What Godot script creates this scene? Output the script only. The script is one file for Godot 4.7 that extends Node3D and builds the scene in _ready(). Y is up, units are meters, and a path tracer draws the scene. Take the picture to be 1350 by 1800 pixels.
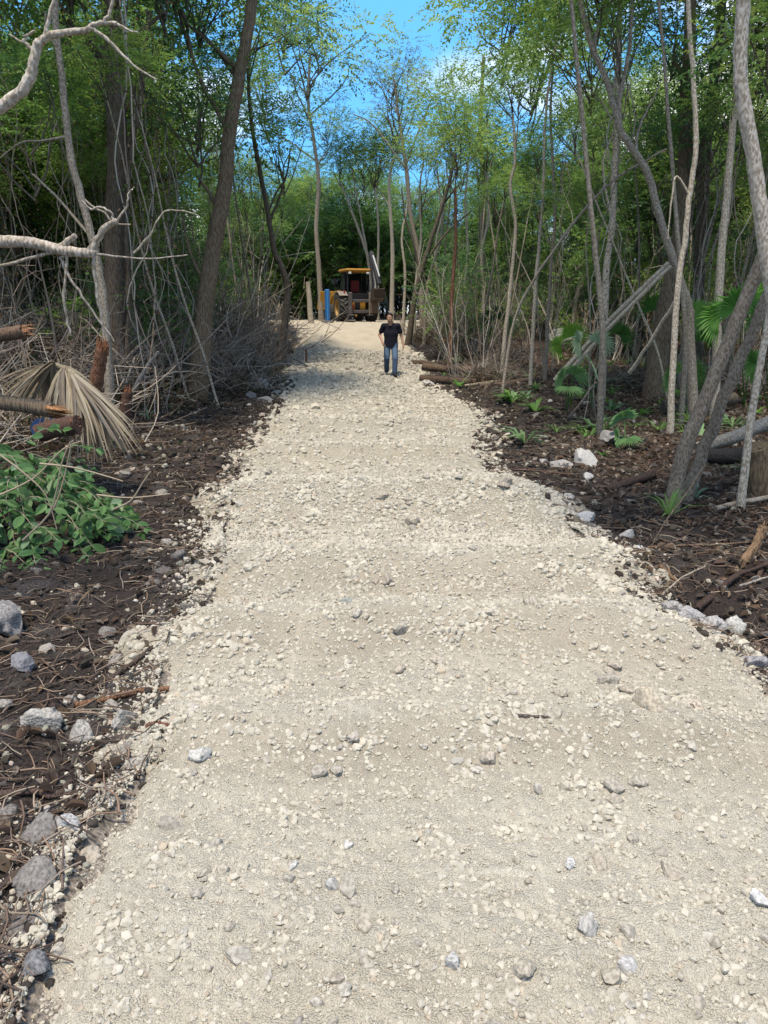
extends Node3D
# A fresh crushed-limestone track through tropical forest, with a digger at its far end. y is up, metres; the track runs towards -z.

var rng := RandomNumberGenerator.new()
var mats := {}
var used_names := {}
var coarse := FastNoiseLite.new()
var medium := FastNoiseLite.new()
var fine := FastNoiseLite.new()
var table_y := PackedFloat32Array()
var table_l := PackedFloat32Array()
var table_r := PackedFloat32Array()
const STEP := 0.1
const FIRST := -10.0
const PROFILE_D := [-8, 0, 5, 10, 16, 22.4, 27, 33, 38, 44, 60, 120]
const PROFILE_Y := [0, 0, 0, 0.02, 0.13, 0.29, 0.56, 1.08, 1.46, 1.6, 1.64, 1.7]
const LEFT_D := [-10.0, 1.9, 2.7, 3.0, 3.4, 3.8, 4.5, 5.0, 6.2, 7.5, 9.5, 11.4, 14.0, 18.0, 20.4, 25.8, 32.0, 38.0, 43.0, 46.0, 51.0, 55.0, 140.0]
const LEFT_X := [-1.0, -1.12, -1.25, -1.2, -1.1, -1.26, -1.39, -1.36, -1.33, -1.63, -1.76, -1.97, -2.13, -2.32, -2.4, -2.9, -3.35, -4.3, -5.2, -7.5, -8.0, -3.0, -3.0]
const RIGHT_D := [-10.0, 2.0, 4.15, 4.54, 5.2, 5.8, 6.9, 8.1, 9.5, 11.4, 13.0, 14.7, 16.3, 18.1, 20.4, 24.4, 28.7, 32.0, 37.8, 43.0, 46.0, 47.0, 51.0, 52.0, 140.0]
const RIGHT_X := [2.6, 2.4, 2.26, 2.1, 2.07, 1.93, 2.03, 1.82, 1.54, 1.34, 1.6, 1.87, 1.9, 1.66, 1.1, 1.06, 1.04, 0.95, 1.35, 2.6, 4.0, 15.0, 15.0, -2.0, -2.0]


class Shape:
	var v := PackedVector3Array()
	var n := PackedVector3Array()
	var c := PackedColorArray()
	var i := PackedInt32Array()

	func tri(a: Vector3, b: Vector3, d: Vector3, col: Color) -> void:
		var k := v.size()
		v.append(a); v.append(b); v.append(d)
		c.append(col); c.append(col); c.append(col)
		i.append(k); i.append(k + 1); i.append(k + 2)

	func quad(a: Vector3, b: Vector3, d: Vector3, e: Vector3, col: Color) -> void:
		tri(a, b, d, col)
		tri(a, d, e, col)

	func box(t: Transform3D, s: Vector3, col: Color, bevel := 0.0) -> void:
		# a box with chamfered vertical and horizontal edges, flat shaded
		var h := s * 0.5
		var b := minf(bevel, minf(h.x, minf(h.y, h.z)) * 0.9)
		var g := h - Vector3(b, b, b)
		var p := []
		for axis in 3:
			for sgn in [-1.0, 1.0]:
				var u := (axis + 1) % 3
				var w := (axis + 2) % 3
				var q := []
				for k in [[-1, -1], [1, -1], [1, 1], [-1, 1]]:
					var e := Vector3()
					e[axis] = h[axis] * sgn
					e[u] = g[u] * k[0]
					e[w] = g[w] * k[1]
					q.append(t * e)
				p.append(q)
				if sgn > 0:
					quad(q[0], q[3], q[2], q[1], col)
				else:
					quad(q[0], q[1], q[2], q[3], col)
		if b <= 0.0:
			return
		for axis in 3:   # the edges along this axis
			var u := (axis + 1) % 3
			var w := (axis + 2) % 3
			for su in [-1.0, 1.0]:
				for sw in [-1.0, 1.0]:
					var a := Vector3(); var d := Vector3()
					a[axis] = -g[axis]; a[u] = h[u] * su; a[w] = g[w] * sw
					d[axis] = -g[axis]; d[u] = g[u] * su; d[w] = h[w] * sw
					var a2 := a; var d2 := d
					a2[axis] = g[axis]; d2[axis] = g[axis]
					if su * sw > 0:
						quad(t * a, t * a2, t * d2, t * d, col)
					else:
						quad(t * a, t * d, t * d2, t * a2, col)
		for sx in [-1.0, 1.0]:
			for sy in [-1.0, 1.0]:
				for sz in [-1.0, 1.0]:
					var a := t * Vector3(h.x * sx, g.y * sy, g.z * sz)
					var d := t * Vector3(g.x * sx, h.y * sy, g.z * sz)
					var e := t * Vector3(g.x * sx, g.y * sy, h.z * sz)
					if sx * sy * sz > 0:
						tri(a, e, d, col)
					else:
						tri(a, d, e, col)

	func tube(path: PackedVector3Array, radii: PackedFloat32Array, sides: int, col: Color, lump := 0.0, seed_ := 0, tip := Color(-1, 0, 0)) -> void:
		# smooth tapered tube with closed ends; lump makes the section uneven
		var count := path.size()
		var up := (path[1] - path[0]).normalized()
		var u := up.cross(Vector3(0.31, 0.17, 0.93)).normalized()
		var base := v.size()
		for k in count:
			var t := (path[mini(k + 1, count - 1)] - path[maxi(k - 1, 0)]).normalized()
			u = (u - t * u.dot(t)).normalized()
			var w := t.cross(u)
			for j in sides:
				var a := TAU * j / sides
				var out := u * cos(a) + w * sin(a)
				var r := radii[k]
				if lump < 0.0:   # split and fluted along the grain
					r *= 1.0 - lump * (sin(a * 3.0 + seed_) + 0.7 * sin(a * 7.0 + seed_ * 2.0 + k * 0.15) + 0.35 * sin(k * 1.1 + j * 2.0))
				elif lump > 0.0:
					r *= 1.0 + lump * (sin(k * 1.7 + j * 2.4 + seed_) * 0.6 + sin(k * 0.61 + j * 1.3 + seed_ * 2.1) * 0.6)
				v.append(path[k] + out * r)
				n.append(out)
				var shade := 0.88 + 0.24 * absf(sin(k * 3.7 + seed_ * 1.3 + sin(j * 2.0)))
				c.append((col if tip.r < 0.0 else col.lerp(tip, float(k) / (count - 1))) * Color(shade, shade, shade))
		for k in count - 1:
			for j in sides:
				var a := base + k * sides + j
				var b := base + k * sides + (j + 1) % sides
				i.append_array([a, a + sides, b, b, a + sides, b + sides])
		for e in 2:
			var k := 0 if e == 0 else count - 1
			var t := (path[1] - path[0]).normalized() * -1.0 if e == 0 else (path[count - 1] - path[count - 2]).normalized()
			var m := v.size()
			v.append(path[k]); n.append(t); c.append(col if tip.r < 0.0 or e == 0 else tip)
			for j in sides:
				v.append(v[base + k * sides + j]); n.append(t); c.append(c[m])
			for j in sides:
				if e == 0:
					i.append_array([m, m + 1 + j, m + 1 + (j + 1) % sides])
				else:
					i.append_array([m, m + 1 + (j + 1) % sides, m + 1 + j])

	func leaf(p: Vector3, d: Vector3, s: Vector3, l: float, w: float, col: Color, rich := false) -> void:
		# one leaf blade from p along d, folded a little along its midrib; s points sideways
		var up := s.cross(d)
		var k := v.size()
		if rich:
			v.append(p)
			v.append(p + d * (l * 0.3) + s * (w * 0.46) + up * (l * 0.06))
			v.append(p + d * (l * 0.68) + s * (w * 0.4) + up * (l * 0.05))
			v.append(p + d * l - up * (l * 0.10))
			v.append(p + d * (l * 0.68) - s * (w * 0.4) + up * (l * 0.05))
			v.append(p + d * (l * 0.3) - s * (w * 0.46) + up * (l * 0.06))
			for j in 6:
				c.append(col)
			i.append_array([k, k + 1, k + 2, k, k + 2, k + 3, k, k + 3, k + 4, k, k + 4, k + 5])
		else:
			v.append(p)
			v.append(p + d * (l * 0.5) + s * (w * 0.5) + up * (l * 0.06))
			v.append(p + d * l - up * (l * 0.06))
			v.append(p + d * (l * 0.5) - s * (w * 0.5) + up * (l * 0.06))
			for j in 4:
				c.append(col)
			i.append_array([k, k + 1, k + 2, k, k + 2, k + 3])

	func join(o: Shape, t: Transform3D, tint := Color.WHITE) -> void:
		var k := v.size()
		v.append_array(t * o.v)
		for x in o.n:
			n.append((t.basis * x).normalized())
		for x in o.c:
			c.append(x * tint)
		for x in o.i:
			i.append(x + k)

	func mesh(mat: Material) -> ArrayMesh:
		var a := []
		a.resize(Mesh.ARRAY_MAX)
		a[Mesh.ARRAY_VERTEX] = v
		if n.size() == v.size():
			a[Mesh.ARRAY_NORMAL] = n
		a[Mesh.ARRAY_COLOR] = c
		a[Mesh.ARRAY_INDEX] = i
		var m := ArrayMesh.new()
		m.add_surface_from_arrays(Mesh.PRIMITIVE_TRIANGLES, a)
		m.surface_set_material(0, mat)
		return m


# ---------------------------------------------------------------- names and tags
func numbered(called: String) -> String:
	var k: int = used_names.get(called, 0)
	used_names[called] = k + 1
	return called if k == 0 else "%s_%03d" % [called, k]

func tag(o: Node, label: String, category: String, group := "") -> void:
	o.set_meta("label", label)
	o.set_meta("category", category)
	if group:
		o.set_meta("group", group)

func thing(called: String, label: String, category: String, at := Vector3.ZERO, turn := 0.0, group := "") -> Node3D:
	var o := Node3D.new()
	o.name = numbered(called)
	o.position = at
	o.rotation.y = turn
	tag(o, label, category, group)
	add_child(o, true)
	return o

func part(called: String, m: Mesh, parent: Node) -> MeshInstance3D:
	var o := MeshInstance3D.new()
	o.mesh = m
	if parent == self:
		o.name = numbered(called)
	else:
		var k := 0
		var s := called
		while parent.has_node(NodePath(s)):
			k += 1
			s = "%s_%03d" % [called, k]
		o.name = s
	parent.add_child(o, true)
	return o

func mass(called: String, m: Mesh, places: Array, tints: Array, parent: Node = self) -> MultiMeshInstance3D:
	var mm := MultiMesh.new()
	mm.transform_format = MultiMesh.TRANSFORM_3D
	mm.use_colors = true
	mm.mesh = m
	mm.instance_count = places.size()
	for k in places.size():
		mm.set_instance_transform(k, places[k])
		mm.set_instance_color(k, tints[k])
	var o := MultiMeshInstance3D.new()
	o.multimesh = mm
	o.name = numbered(called) if parent == self else called
	o.set_meta("kind", "stuff")
	parent.add_child(o, true)
	return o

# ---------------------------------------------------------------- the lie of the land
func fill_tables() -> void:
	var k := 0
	for s in 1500:
		var d := FIRST + s * STEP
		var y: float
		if d <= PROFILE_D[0]:
			y = PROFILE_Y[0]
		else:
			var a := 0
			while a < PROFILE_D.size() - 2 and d >= PROFILE_D[a + 1]:
				a += 1
			var h: float = PROFILE_D[a + 1] - PROFILE_D[a]
			var t: float = clampf((d - PROFILE_D[a]) / h, 0, 1)
			var m0 := slope(a)
			var m1 := slope(a + 1)
			y = (2 * t ** 3 - 3 * t * t + 1) * PROFILE_Y[a] + (t ** 3 - 2 * t * t + t) * h * m0 + (-2 * t ** 3 + 3 * t * t) * PROFILE_Y[a + 1] + (t ** 3 - t * t) * h * m1
		table_y.append(y)
		table_l.append(along(LEFT_D, LEFT_X, d))
		table_r.append(along(RIGHT_D, RIGHT_X, d))

func slope(k: int) -> float:
	var a := maxi(k - 1, 0)
	var b := mini(k + 1, PROFILE_D.size() - 1)
	return (PROFILE_Y[b] - PROFILE_Y[a]) / (PROFILE_D[b] - PROFILE_D[a])

func along(xs: Array, ys: Array, d: float) -> float:
	for k in xs.size() - 1:
		if d < xs[k + 1]:
			return lerpf(ys[k], ys[k + 1], clampf((d - xs[k]) / (xs[k + 1] - xs[k]), 0, 1))
	return ys[-1]

func look(t: PackedFloat32Array, d: float) -> float:
	var f := clampf((d - FIRST) / STEP, 0.0, 1498.0)
	var k := int(f)
	return lerpf(t[k], t[k + 1], f - k)

func soil(x: float, z: float) -> float:
	var d := -z
	var y := look(table_y, d)
	var l := look(table_l, d)
	var r := look(table_r, d)
	var s := 0.0
	if x < l:
		s = l - x
		y += 0.32 * smoothstep(0.9, 4.5, s) - 0.06 * smoothstep(0.0, 0.3, s)
	elif x > r:
		s = x - r
		y += 0.16 * smoothstep(0.8, 4.0, s) - 0.08 * smoothstep(0.0, 0.4, s)
		y -= 0.26 * exp(-((x - 2.55) ** 2 + (z + 5.55) ** 2) / 0.06)
	else:
		y -= 0.05
	y -= 0.3 * smoothstep(24.0, 36.0, d) * smoothstep(0.0, 1.2, s)
	if d < 90.0:
		var out := smoothstep(-0.1, 0.5, s)
		y += coarse.get_noise_2d(x, z) * 0.11 * out + medium.get_noise_2d(x, z) * 0.05 * out
	return y

func track(x: float, z: float) -> float:
	var d := -z
	var l := look(table_l, d)
	var r := look(table_r, d)
	var e := minf(x - l, r - x) + coarse.get_noise_2d(x * 2.3 + 40, z * 2.3) * 0.22 + medium.get_noise_2d(x, z + 9) * 0.1
	var y := look(table_y, d) + 0.03 - 0.17 * (1.0 - smoothstep(-0.25, 0.28, e))
	y -= 0.3 * smoothstep(-0.22, -0.6, e)
	y += hump(x, d)
	y += 0.22 * exp(-((d - 26.6 + (x - 0.2) * 0.12) / 0.7) ** 2)
	y += 0.48 * exp(-((x + 2.45) / 0.75) ** 2 - ((d - 30.0) / 1.6) ** 2)
	y += coarse.get_noise_2d(x * 1.3, z * 2.0) * 0.055 + medium.get_noise_2d(x, z) * 0.018
	return y

func hump(x: float, d: float) -> float:
	# humps left by the tipped loads, lying across the track
	var bend := (x - 0.2) * 0.1 + coarse.get_noise_2d(x * 0.7, 3) * 0.4
	var y := 0.27 * exp(-((d - 8.45 + bend) / 0.45) ** 2) - 0.09 * exp(-((d - 7.3 + bend) / 0.5) ** 2)
	y += 0.19 * exp(-((d - 6.2 - bend) / 0.34) ** 2) - 0.03 * exp(-((d - 5.5 - bend) / 0.3) ** 2) + 0.17 * exp(-((d - 4.8 + bend) / 0.3) ** 2) + 0.11 * exp(-((d - 3.5 + bend * 0.6) / 0.28) ** 2)
	y += 0.13 * exp(-((d - 11.4 + bend) / 0.5) ** 2) + 0.10 * exp(-((d - 14.2 - bend) / 0.6) ** 2) + 0.03 * exp(-((d - 2.3 - bend) / 0.3) ** 2)
	return y

func top(x: float, z: float) -> float:
	return maxf(soil(x, z), track(x, z)) if -z < 56.0 else soil(x, z)

func on(x: float, z: float, lift := 0.0) -> Vector3:
	return Vector3(x, top(x, z) + lift, z)

func off_track(x: float, d: float) -> float:
	return maxf(look(table_l, d) - x, x - look(table_r, d))

# ---------------------------------------------------------------- materials
func noise_map(freq: float, seed_: int, ramp: Array, octaves := 4, size := 512, kind := FastNoiseLite.TYPE_SIMPLEX) -> NoiseTexture2D:
	var t := NoiseTexture2D.new()
	var f := FastNoiseLite.new()
	f.noise_type = kind
	f.frequency = freq
	f.seed = seed_
	f.fractal_octaves = octaves
	t.noise = f
	t.width = size
	t.height = size
	t.seamless = true
	if ramp.size():
		var g := Gradient.new()
		var at := PackedFloat32Array()
		var cs := PackedColorArray()
		for r in ramp:
			at.append(r[0])
			cs.append(r[1])
		g.offsets = at
		g.colors = cs
		t.color_ramp = g
	return t

func grey(x: float) -> Color:
	return Color(x, x, x)

func material(called: String, rough: float, tint := Color.WHITE, albedo: Texture2D = null, scale := 1.0, bump: Texture2D = null, depth := 0.0, world := false) -> StandardMaterial3D:
	var m := StandardMaterial3D.new()
	m.resource_name = called
	m.vertex_color_use_as_albedo = true
	m.albedo_color = tint.linear_to_srgb()
	m.roughness = rough
	m.metallic_specular = 0.35
	if albedo:
		m.albedo_texture = albedo
	if bump:
		m.heightmap_enabled = true
		m.heightmap_texture = bump
		m.heightmap_scale = absf(depth)
		m.heightmap_flip_texture = depth < 0.0
	if albedo or bump:
		m.uv1_triplanar = true
		m.uv1_world_triplanar = world
		m.uv1_scale = Vector3.ONE * scale
	mats[called] = m
	return m

func make_materials() -> void:
	var mottle := noise_map(0.012, 3, [[0.0, grey(0.62)], [0.45, grey(0.86)], [0.6, grey(0.98)], [1.0, grey(1.0)]])
	var speck := noise_map(0.05, 5, [[0.0, grey(0.55)], [0.42, grey(0.86)], [0.62, grey(0.97)], [1.0, grey(1.0)]], 5)
	var relief := noise_map(0.03, 7, [], 5)
	var gritty := noise_map(0.085, 8, [], 2, 512, FastNoiseLite.TYPE_CELLULAR)
	var cells := noise_map(0.035, 9, [], 3, 512, FastNoiseLite.TYPE_CELLULAR)
	var lichen := noise_map(0.02, 11, [[0.0, Color(0.60, 0.56, 0.51)], [0.38, Color(0.72, 0.69, 0.64)], [0.5, Color(0.82, 0.80, 0.76)], [0.64, Color(0.95, 0.94, 0.92)], [1.0, Color(1, 1, 1)]], 5)
	var old := noise_map(0.02, 12, [[0.0, Color(0.5, 0.48, 0.46)], [0.5, Color(0.85, 0.83, 0.8)], [0.64, Color(0.95, 0.97, 0.9)], [1.0, Color(1, 1, 1)]], 5)
	material("gravel", 0.95, Color(0.96, 0.955, 0.91), noise_map(0.11, 5, [[0.0, grey(0.66)], [0.4, grey(0.9)], [0.6, grey(0.98)], [1.0, grey(1.0)]], 5), 2.6, gritty, -1.3, true)
	material("soil", 0.95, Color(0.88, 0.86, 0.86), noise_map(0.04, 14, [[0.0, grey(0.45)], [0.5, grey(0.8)], [0.72, grey(1.0)], [0.8, Color(1, 1, 1)], [1.0, Color(1, 1, 1)]], 5), 1.7, relief, 1.4, true)
	material("stone", 0.9, Color.WHITE, mottle, 6.0, relief, 0.12, true)
	material("pitted_stone", 0.92, Color.WHITE, noise_map(0.03, 15, [[0.0, grey(0.5)], [0.34, grey(0.68)], [0.55, grey(0.9)], [1.0, grey(1.0)]], 6), 3.0, relief, 0.5, true)
	material("pebble", 0.95, Color(0.90, 0.895, 0.855))
	material("pale_bark", 0.85, Color.WHITE, lichen, 2.0, relief, 0.3)
	material("dark_bark", 0.92, Color.WHITE, old, 2.5, relief, 0.8)
	material("rotten_wood", 0.9, Color.WHITE, noise_map(0.015, 16, [[0.0, grey(0.35)], [0.5, grey(0.8)], [1.0, grey(1.0)]], 5), 4.0, relief, 0.6)
	material("twig", 0.9)
	for k in ["leaf", "dark_leaf", "bright_leaf", "dead_leaf", "litter", "palm", "dry_palm", "cut_leaf"]:
		var m := material(k, 0.55)
		m.backlight_enabled = true
		m.backlight = Color(0.95, 0.95, 0.95)
	mats.pale_bark.uv1_scale = Vector3(3.2, 1.5, 3.2)
	mats.dark_bark.uv1_scale = Vector3(3.0, 0.5, 3.0)
	mats.rotten_wood.uv1_scale = Vector3(6.0, 2.0, 6.0)
	mats.leaf.albedo_color = Color(1.0, 1.0, 1.0)
	mats.dark_leaf.albedo_color = Color(0.85, 0.95, 0.9).linear_to_srgb()
	mats.bright_leaf.albedo_color = Color(1, 1, 1)
	mats.dead_leaf.roughness = 0.85
	mats.litter.roughness = 0.85
	mats.dry_palm.roughness = 0.8
	mats.cut_leaf.roughness = 0.42
	for k in ["paint", "rubber", "steel", "cloth", "skin", "hair", "glass_dark", "plastic"]:
		material(k, {"paint": 0.5, "rubber": 0.9, "steel": 0.55, "cloth": 0.95, "skin": 0.6, "hair": 0.7, "glass_dark": 0.15, "plastic": 0.45}[k])

# ---------------------------------------------------------------- curves
func smooth_path(p: Array, per: int, wander := 0.0) -> PackedVector3Array:
	var out := PackedVector3Array()
	for k in p.size() - 1:
		var a: Vector3 = p[maxi(k - 1, 0)]
		var b: Vector3 = p[k]
		var c: Vector3 = p[k + 1]
		var d: Vector3 = p[mini(k + 2, p.size() - 1)]
		for s in per:
			var q := b.cubic_interpolate(c, a, d, float(s) / per)
			if wander > 0.0 and k + s > 0:
				q += Vector3(rng.randfn(), rng.randfn() * 0.3, rng.randfn()) * wander
			out.append(q)
	out.append(p[-1])
	return out

func taper(count: int, r0: float, r1: float, flare := 0.0) -> PackedFloat32Array:
	var out := PackedFloat32Array()
	for k in count:
		var t := float(k) / (count - 1)
		out.append(lerpf(r0, r1, t) * (1.0 + flare * exp(-t * 14.0)))
	return out

func wood(p: Array, r0: float, r1: float, sides: int, col: Color, per := 4, wander := 0.0, flare := 0.0, lump := 0.08, tip := Color(-1, 0, 0)) -> Shape:
	var s := Shape.new()
	var path := smooth_path(p, per, wander)
	s.tube(path, taper(path.size(), r0, r1, flare), sides, col, lump, rng.randi() % 50, tip)
	return s

func local(p: Array, o: Vector3) -> Array:
	return p.map(func(q): return q - o)

func random_dir() -> Vector3:
	return Vector3(rng.randfn(), rng.randfn(), rng.randfn()).normalized()

func jitter(col: Color, a: float) -> Color:
	var k := 1.0 + rng.randf_range(-a, a)
	return Color(col.r * k * (1.0 + rng.randf_range(-a, a) * 0.3), col.g * k, col.b * k * (1.0 + rng.randf_range(-a, a) * 0.3))

# ---------------------------------------------------------------- sky
func make_sky() -> Sky:
	var f := FastNoiseLite.new()
	f.seed = 24
	f.frequency = 1.1
	f.fractal_octaves = 5
	f.noise_type = FastNoiseLite.TYPE_SIMPLEX
	var w := 768
	var h := 384
	var im := Image.create(w, h, false, Image.FORMAT_RGBF)
	for r in h:
		var el := PI * (0.5 - (r + 0.5) / h)
		var y := sin(el)
		var blue := Color(0.105, 0.33, 0.56).lerp(Color(0.055, 0.205, 0.50), clampf(pow(maxf(y, 0.0), 0.55) * 1.25, 0, 1))
		for q in w:
			if y < -0.02:
				im.set_pixel(q, r, Color(0.20, 0.19, 0.17))
				continue
			var az := TAU * (q + 0.5) / w
			var d := Vector3(sin(az + 2.409) * cos(el), y, -cos(az + 2.409) * cos(el))
			# a high broken layer: noise on a plane overhead, thicker seen low down
			var p := d / (y + 0.22)
			var n := f.get_noise_3d(p.x + 3.1, p.z - 1.7, 0.0) * 0.9 + 0.11
			var c := smoothstep(0.0, 0.42, n)
			im.set_pixel(q, r, blue.lerp(Color(0.74, 0.725, 0.70) * (0.86 + 0.3 * n), c * 0.92))
	var m := PanoramaSkyMaterial.new()
	m.panorama = ImageTexture.create_from_image(im)
	var s := Sky.new()
	s.sky_material = m
	return s

# ---------------------------------------------------------------- ground sheets
func sheet(rows: PackedFloat32Array, cols: int, place: Callable, mat: Material) -> ArrayMesh:
	var s := Shape.new()
	for a in rows.size():
		for b in cols:
			var r: Array = place.call(rows[a], float(b) / (cols - 1))
			s.v.append(r[0])
			s.c.append(r[1])
	s.n.resize(s.v.size())
	for a in rows.size():
		for b in cols:
			var k := a * cols + b
			var u := s.v[a * cols + mini(b + 1, cols - 1)] - s.v[a * cols + maxi(b - 1, 0)]
			var w := s.v[mini(a + 1, rows.size() - 1) * cols + b] - s.v[maxi(a - 1, 0) * cols + b]
			s.n[k] = u.cross(w).normalized()
			if a < rows.size() - 1 and b < cols - 1:
				s.i.append_array([k, k + cols, k + 1, k + 1, k + cols, k + cols + 1])
	return s.mesh(mat)

func make_land() -> void:
	var rows := PackedFloat32Array()
	var d := -6.0
	while d < 700.0:
		rows.append(d)
		d += 0.4 if d < 0.8 else clampf(d * 0.016, 0.03, 40.0)
	var place := func(dd: float, t: float) -> Array:
		var q := t * 2.0 - 1.0
		var x := 0.3 + (q * 4.2 + signf(q) * (pow(absf(q), 3.0) * 22.0 + pow(absf(q), 12.0) * (30.0 + dd * 0.7)))
		var y := soil(x, -dd)
		var s := off_track(x, dd)
		var n := medium.get_noise_2d(x * 0.8, dd * 0.8 + 50)
		var dark := Color(0.036, 0.029, 0.025)
		var litter := Color(0.075, 0.050, 0.034)
		var rightness := smoothstep(1.2, 2.6, s + n * 1.2) if x > 0.0 else smoothstep(14.0, 24.0, dd) * 0.6
		var col := dark.lerp(litter, rightness)
		var dust := smoothstep(-0.16, -0.015, track(x, -dd) - y + n * 0.03) * (1.0 - smoothstep(-0.02, 0.2, s + n * 0.25)) if dd < 56.0 else 0.0
		col = col.lerp(Color(0.33, 0.295, 0.245), dust * 0.95)
		if s < 1.8:
			col = col.lerp(Color(0.19, 0.18, 0.17), smoothstep(0.16, 0.4, coarse.get_noise_2d(x * 3.0 + 9, dd * 3.0)) * 0.3)
		return [Vector3(x, y, -dd), col]
	var g := part("forest_ground", sheet(rows, 260, place, mats.soil), self)
	g.set_meta("kind", "structure")
	rows = PackedFloat32Array()
	d = 0.9
	while d < 56.0:
		rows.append(d)
		d += clampf(d * 0.0062, 0.011, 0.2)
	var lay := func(dd: float, t: float) -> Array:
		var l := look(table_l, dd) - 0.75
		var r := look(table_r, dd) + 0.75
		var x := lerpf(l, r, t)
		var y := track(x, -dd)
		var n := 0.0
		if dd < 16.0:
			n = fine.get_noise_2d(x, dd)
			var n2 := fine.get_noise_2d(x * 2.7 + 7.0, dd * 2.7)
			y += n * 0.014 + absf(n2) * 0.011
		var k := 1.0 + 0.10 * coarse.get_noise_2d(x * 1.5 + 5, dd * 1.2) + 0.10 * medium.get_noise_2d(x * 0.8, dd * 0.6)
		var pale := Color(0.415, 0.388, 0.333).lerp(Color(0.425, 0.39, 0.32), smoothstep(0.1, 0.5, coarse.get_noise_2d(x * 0.5 + 70, dd * 0.5)))
		pale = pale.lerp(Color(0.39, 0.37, 0.335), smoothstep(0.1, 0.5, coarse.get_noise_2d(x * 0.8 + 170, dd * 0.6)) * 0.5)
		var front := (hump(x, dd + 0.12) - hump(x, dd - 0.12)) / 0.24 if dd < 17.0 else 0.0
		pale = pale.lerp(Color(0.325, 0.29, 0.235), clampf(front * 2.6, 0.0, 0.8)).lerp(Color(0.455, 0.425, 0.37), clampf(-front * 2.0, 0.0, 0.6))  # slope tint: tan fill, pale dust, and hump shading put into the colour
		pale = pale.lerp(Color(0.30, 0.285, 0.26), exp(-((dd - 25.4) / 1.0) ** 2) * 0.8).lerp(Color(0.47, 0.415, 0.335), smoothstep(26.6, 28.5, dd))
		return [Vector3(x, y, -dd), pale * Color(k, k, k)]
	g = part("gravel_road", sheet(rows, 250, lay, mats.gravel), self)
	g.set_meta("kind", "structure")
	# single stones that one can pick out of the surface
	var forms := []
	for k in 7:
		forms.append(rock(200 + k, 1, 0.30, 5).mesh(mats.stone))
	var count := 0
	while count < 296:
		var dd := pow(rng.randf(), 1.6) * 8.5 + 1.75
		var x := rng.randf_range(look(table_l, dd) + 0.05, minf(look(table_r, dd) - 0.05, 0.54 * dd + 0.2))
		if absf(x) > dd * 0.56 + 0.1:
			continue
		if rng.randf() > 0.45 + 0.55 * smoothstep(0.9, 0.1, off_track(x, dd) + 0.9):
			continue
		if rng.randf() > smoothstep(-0.35, 0.3, coarse.get_noise_2d(x * 2.6 + 31, dd * 2.6)) + 0.3:
			continue
		var size := (0.0135 + 0.0036 * dd) * (0.85 + pow(rng.randf(), 4.0) * 1.4)
		var o := part("stone", forms[count % 7], g)
		var flat := rng.randf_range(0.5, 0.85)
		o.transform = Transform3D(Basis.from_euler(Vector3(rng.randf_range(-0.4, 0.4), rng.randf() * TAU, rng.randf_range(-0.4, 0.4))) * Basis.from_scale(Vector3(1.0, flat, rng.randf_range(0.65, 1.0)) * size), on(x, -dd, size * flat * rng.randf_range(0.1, 0.45)))
		o.material_override = mats["stone_%d" % (rng.randi() % 5)]
		count += 1

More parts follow.
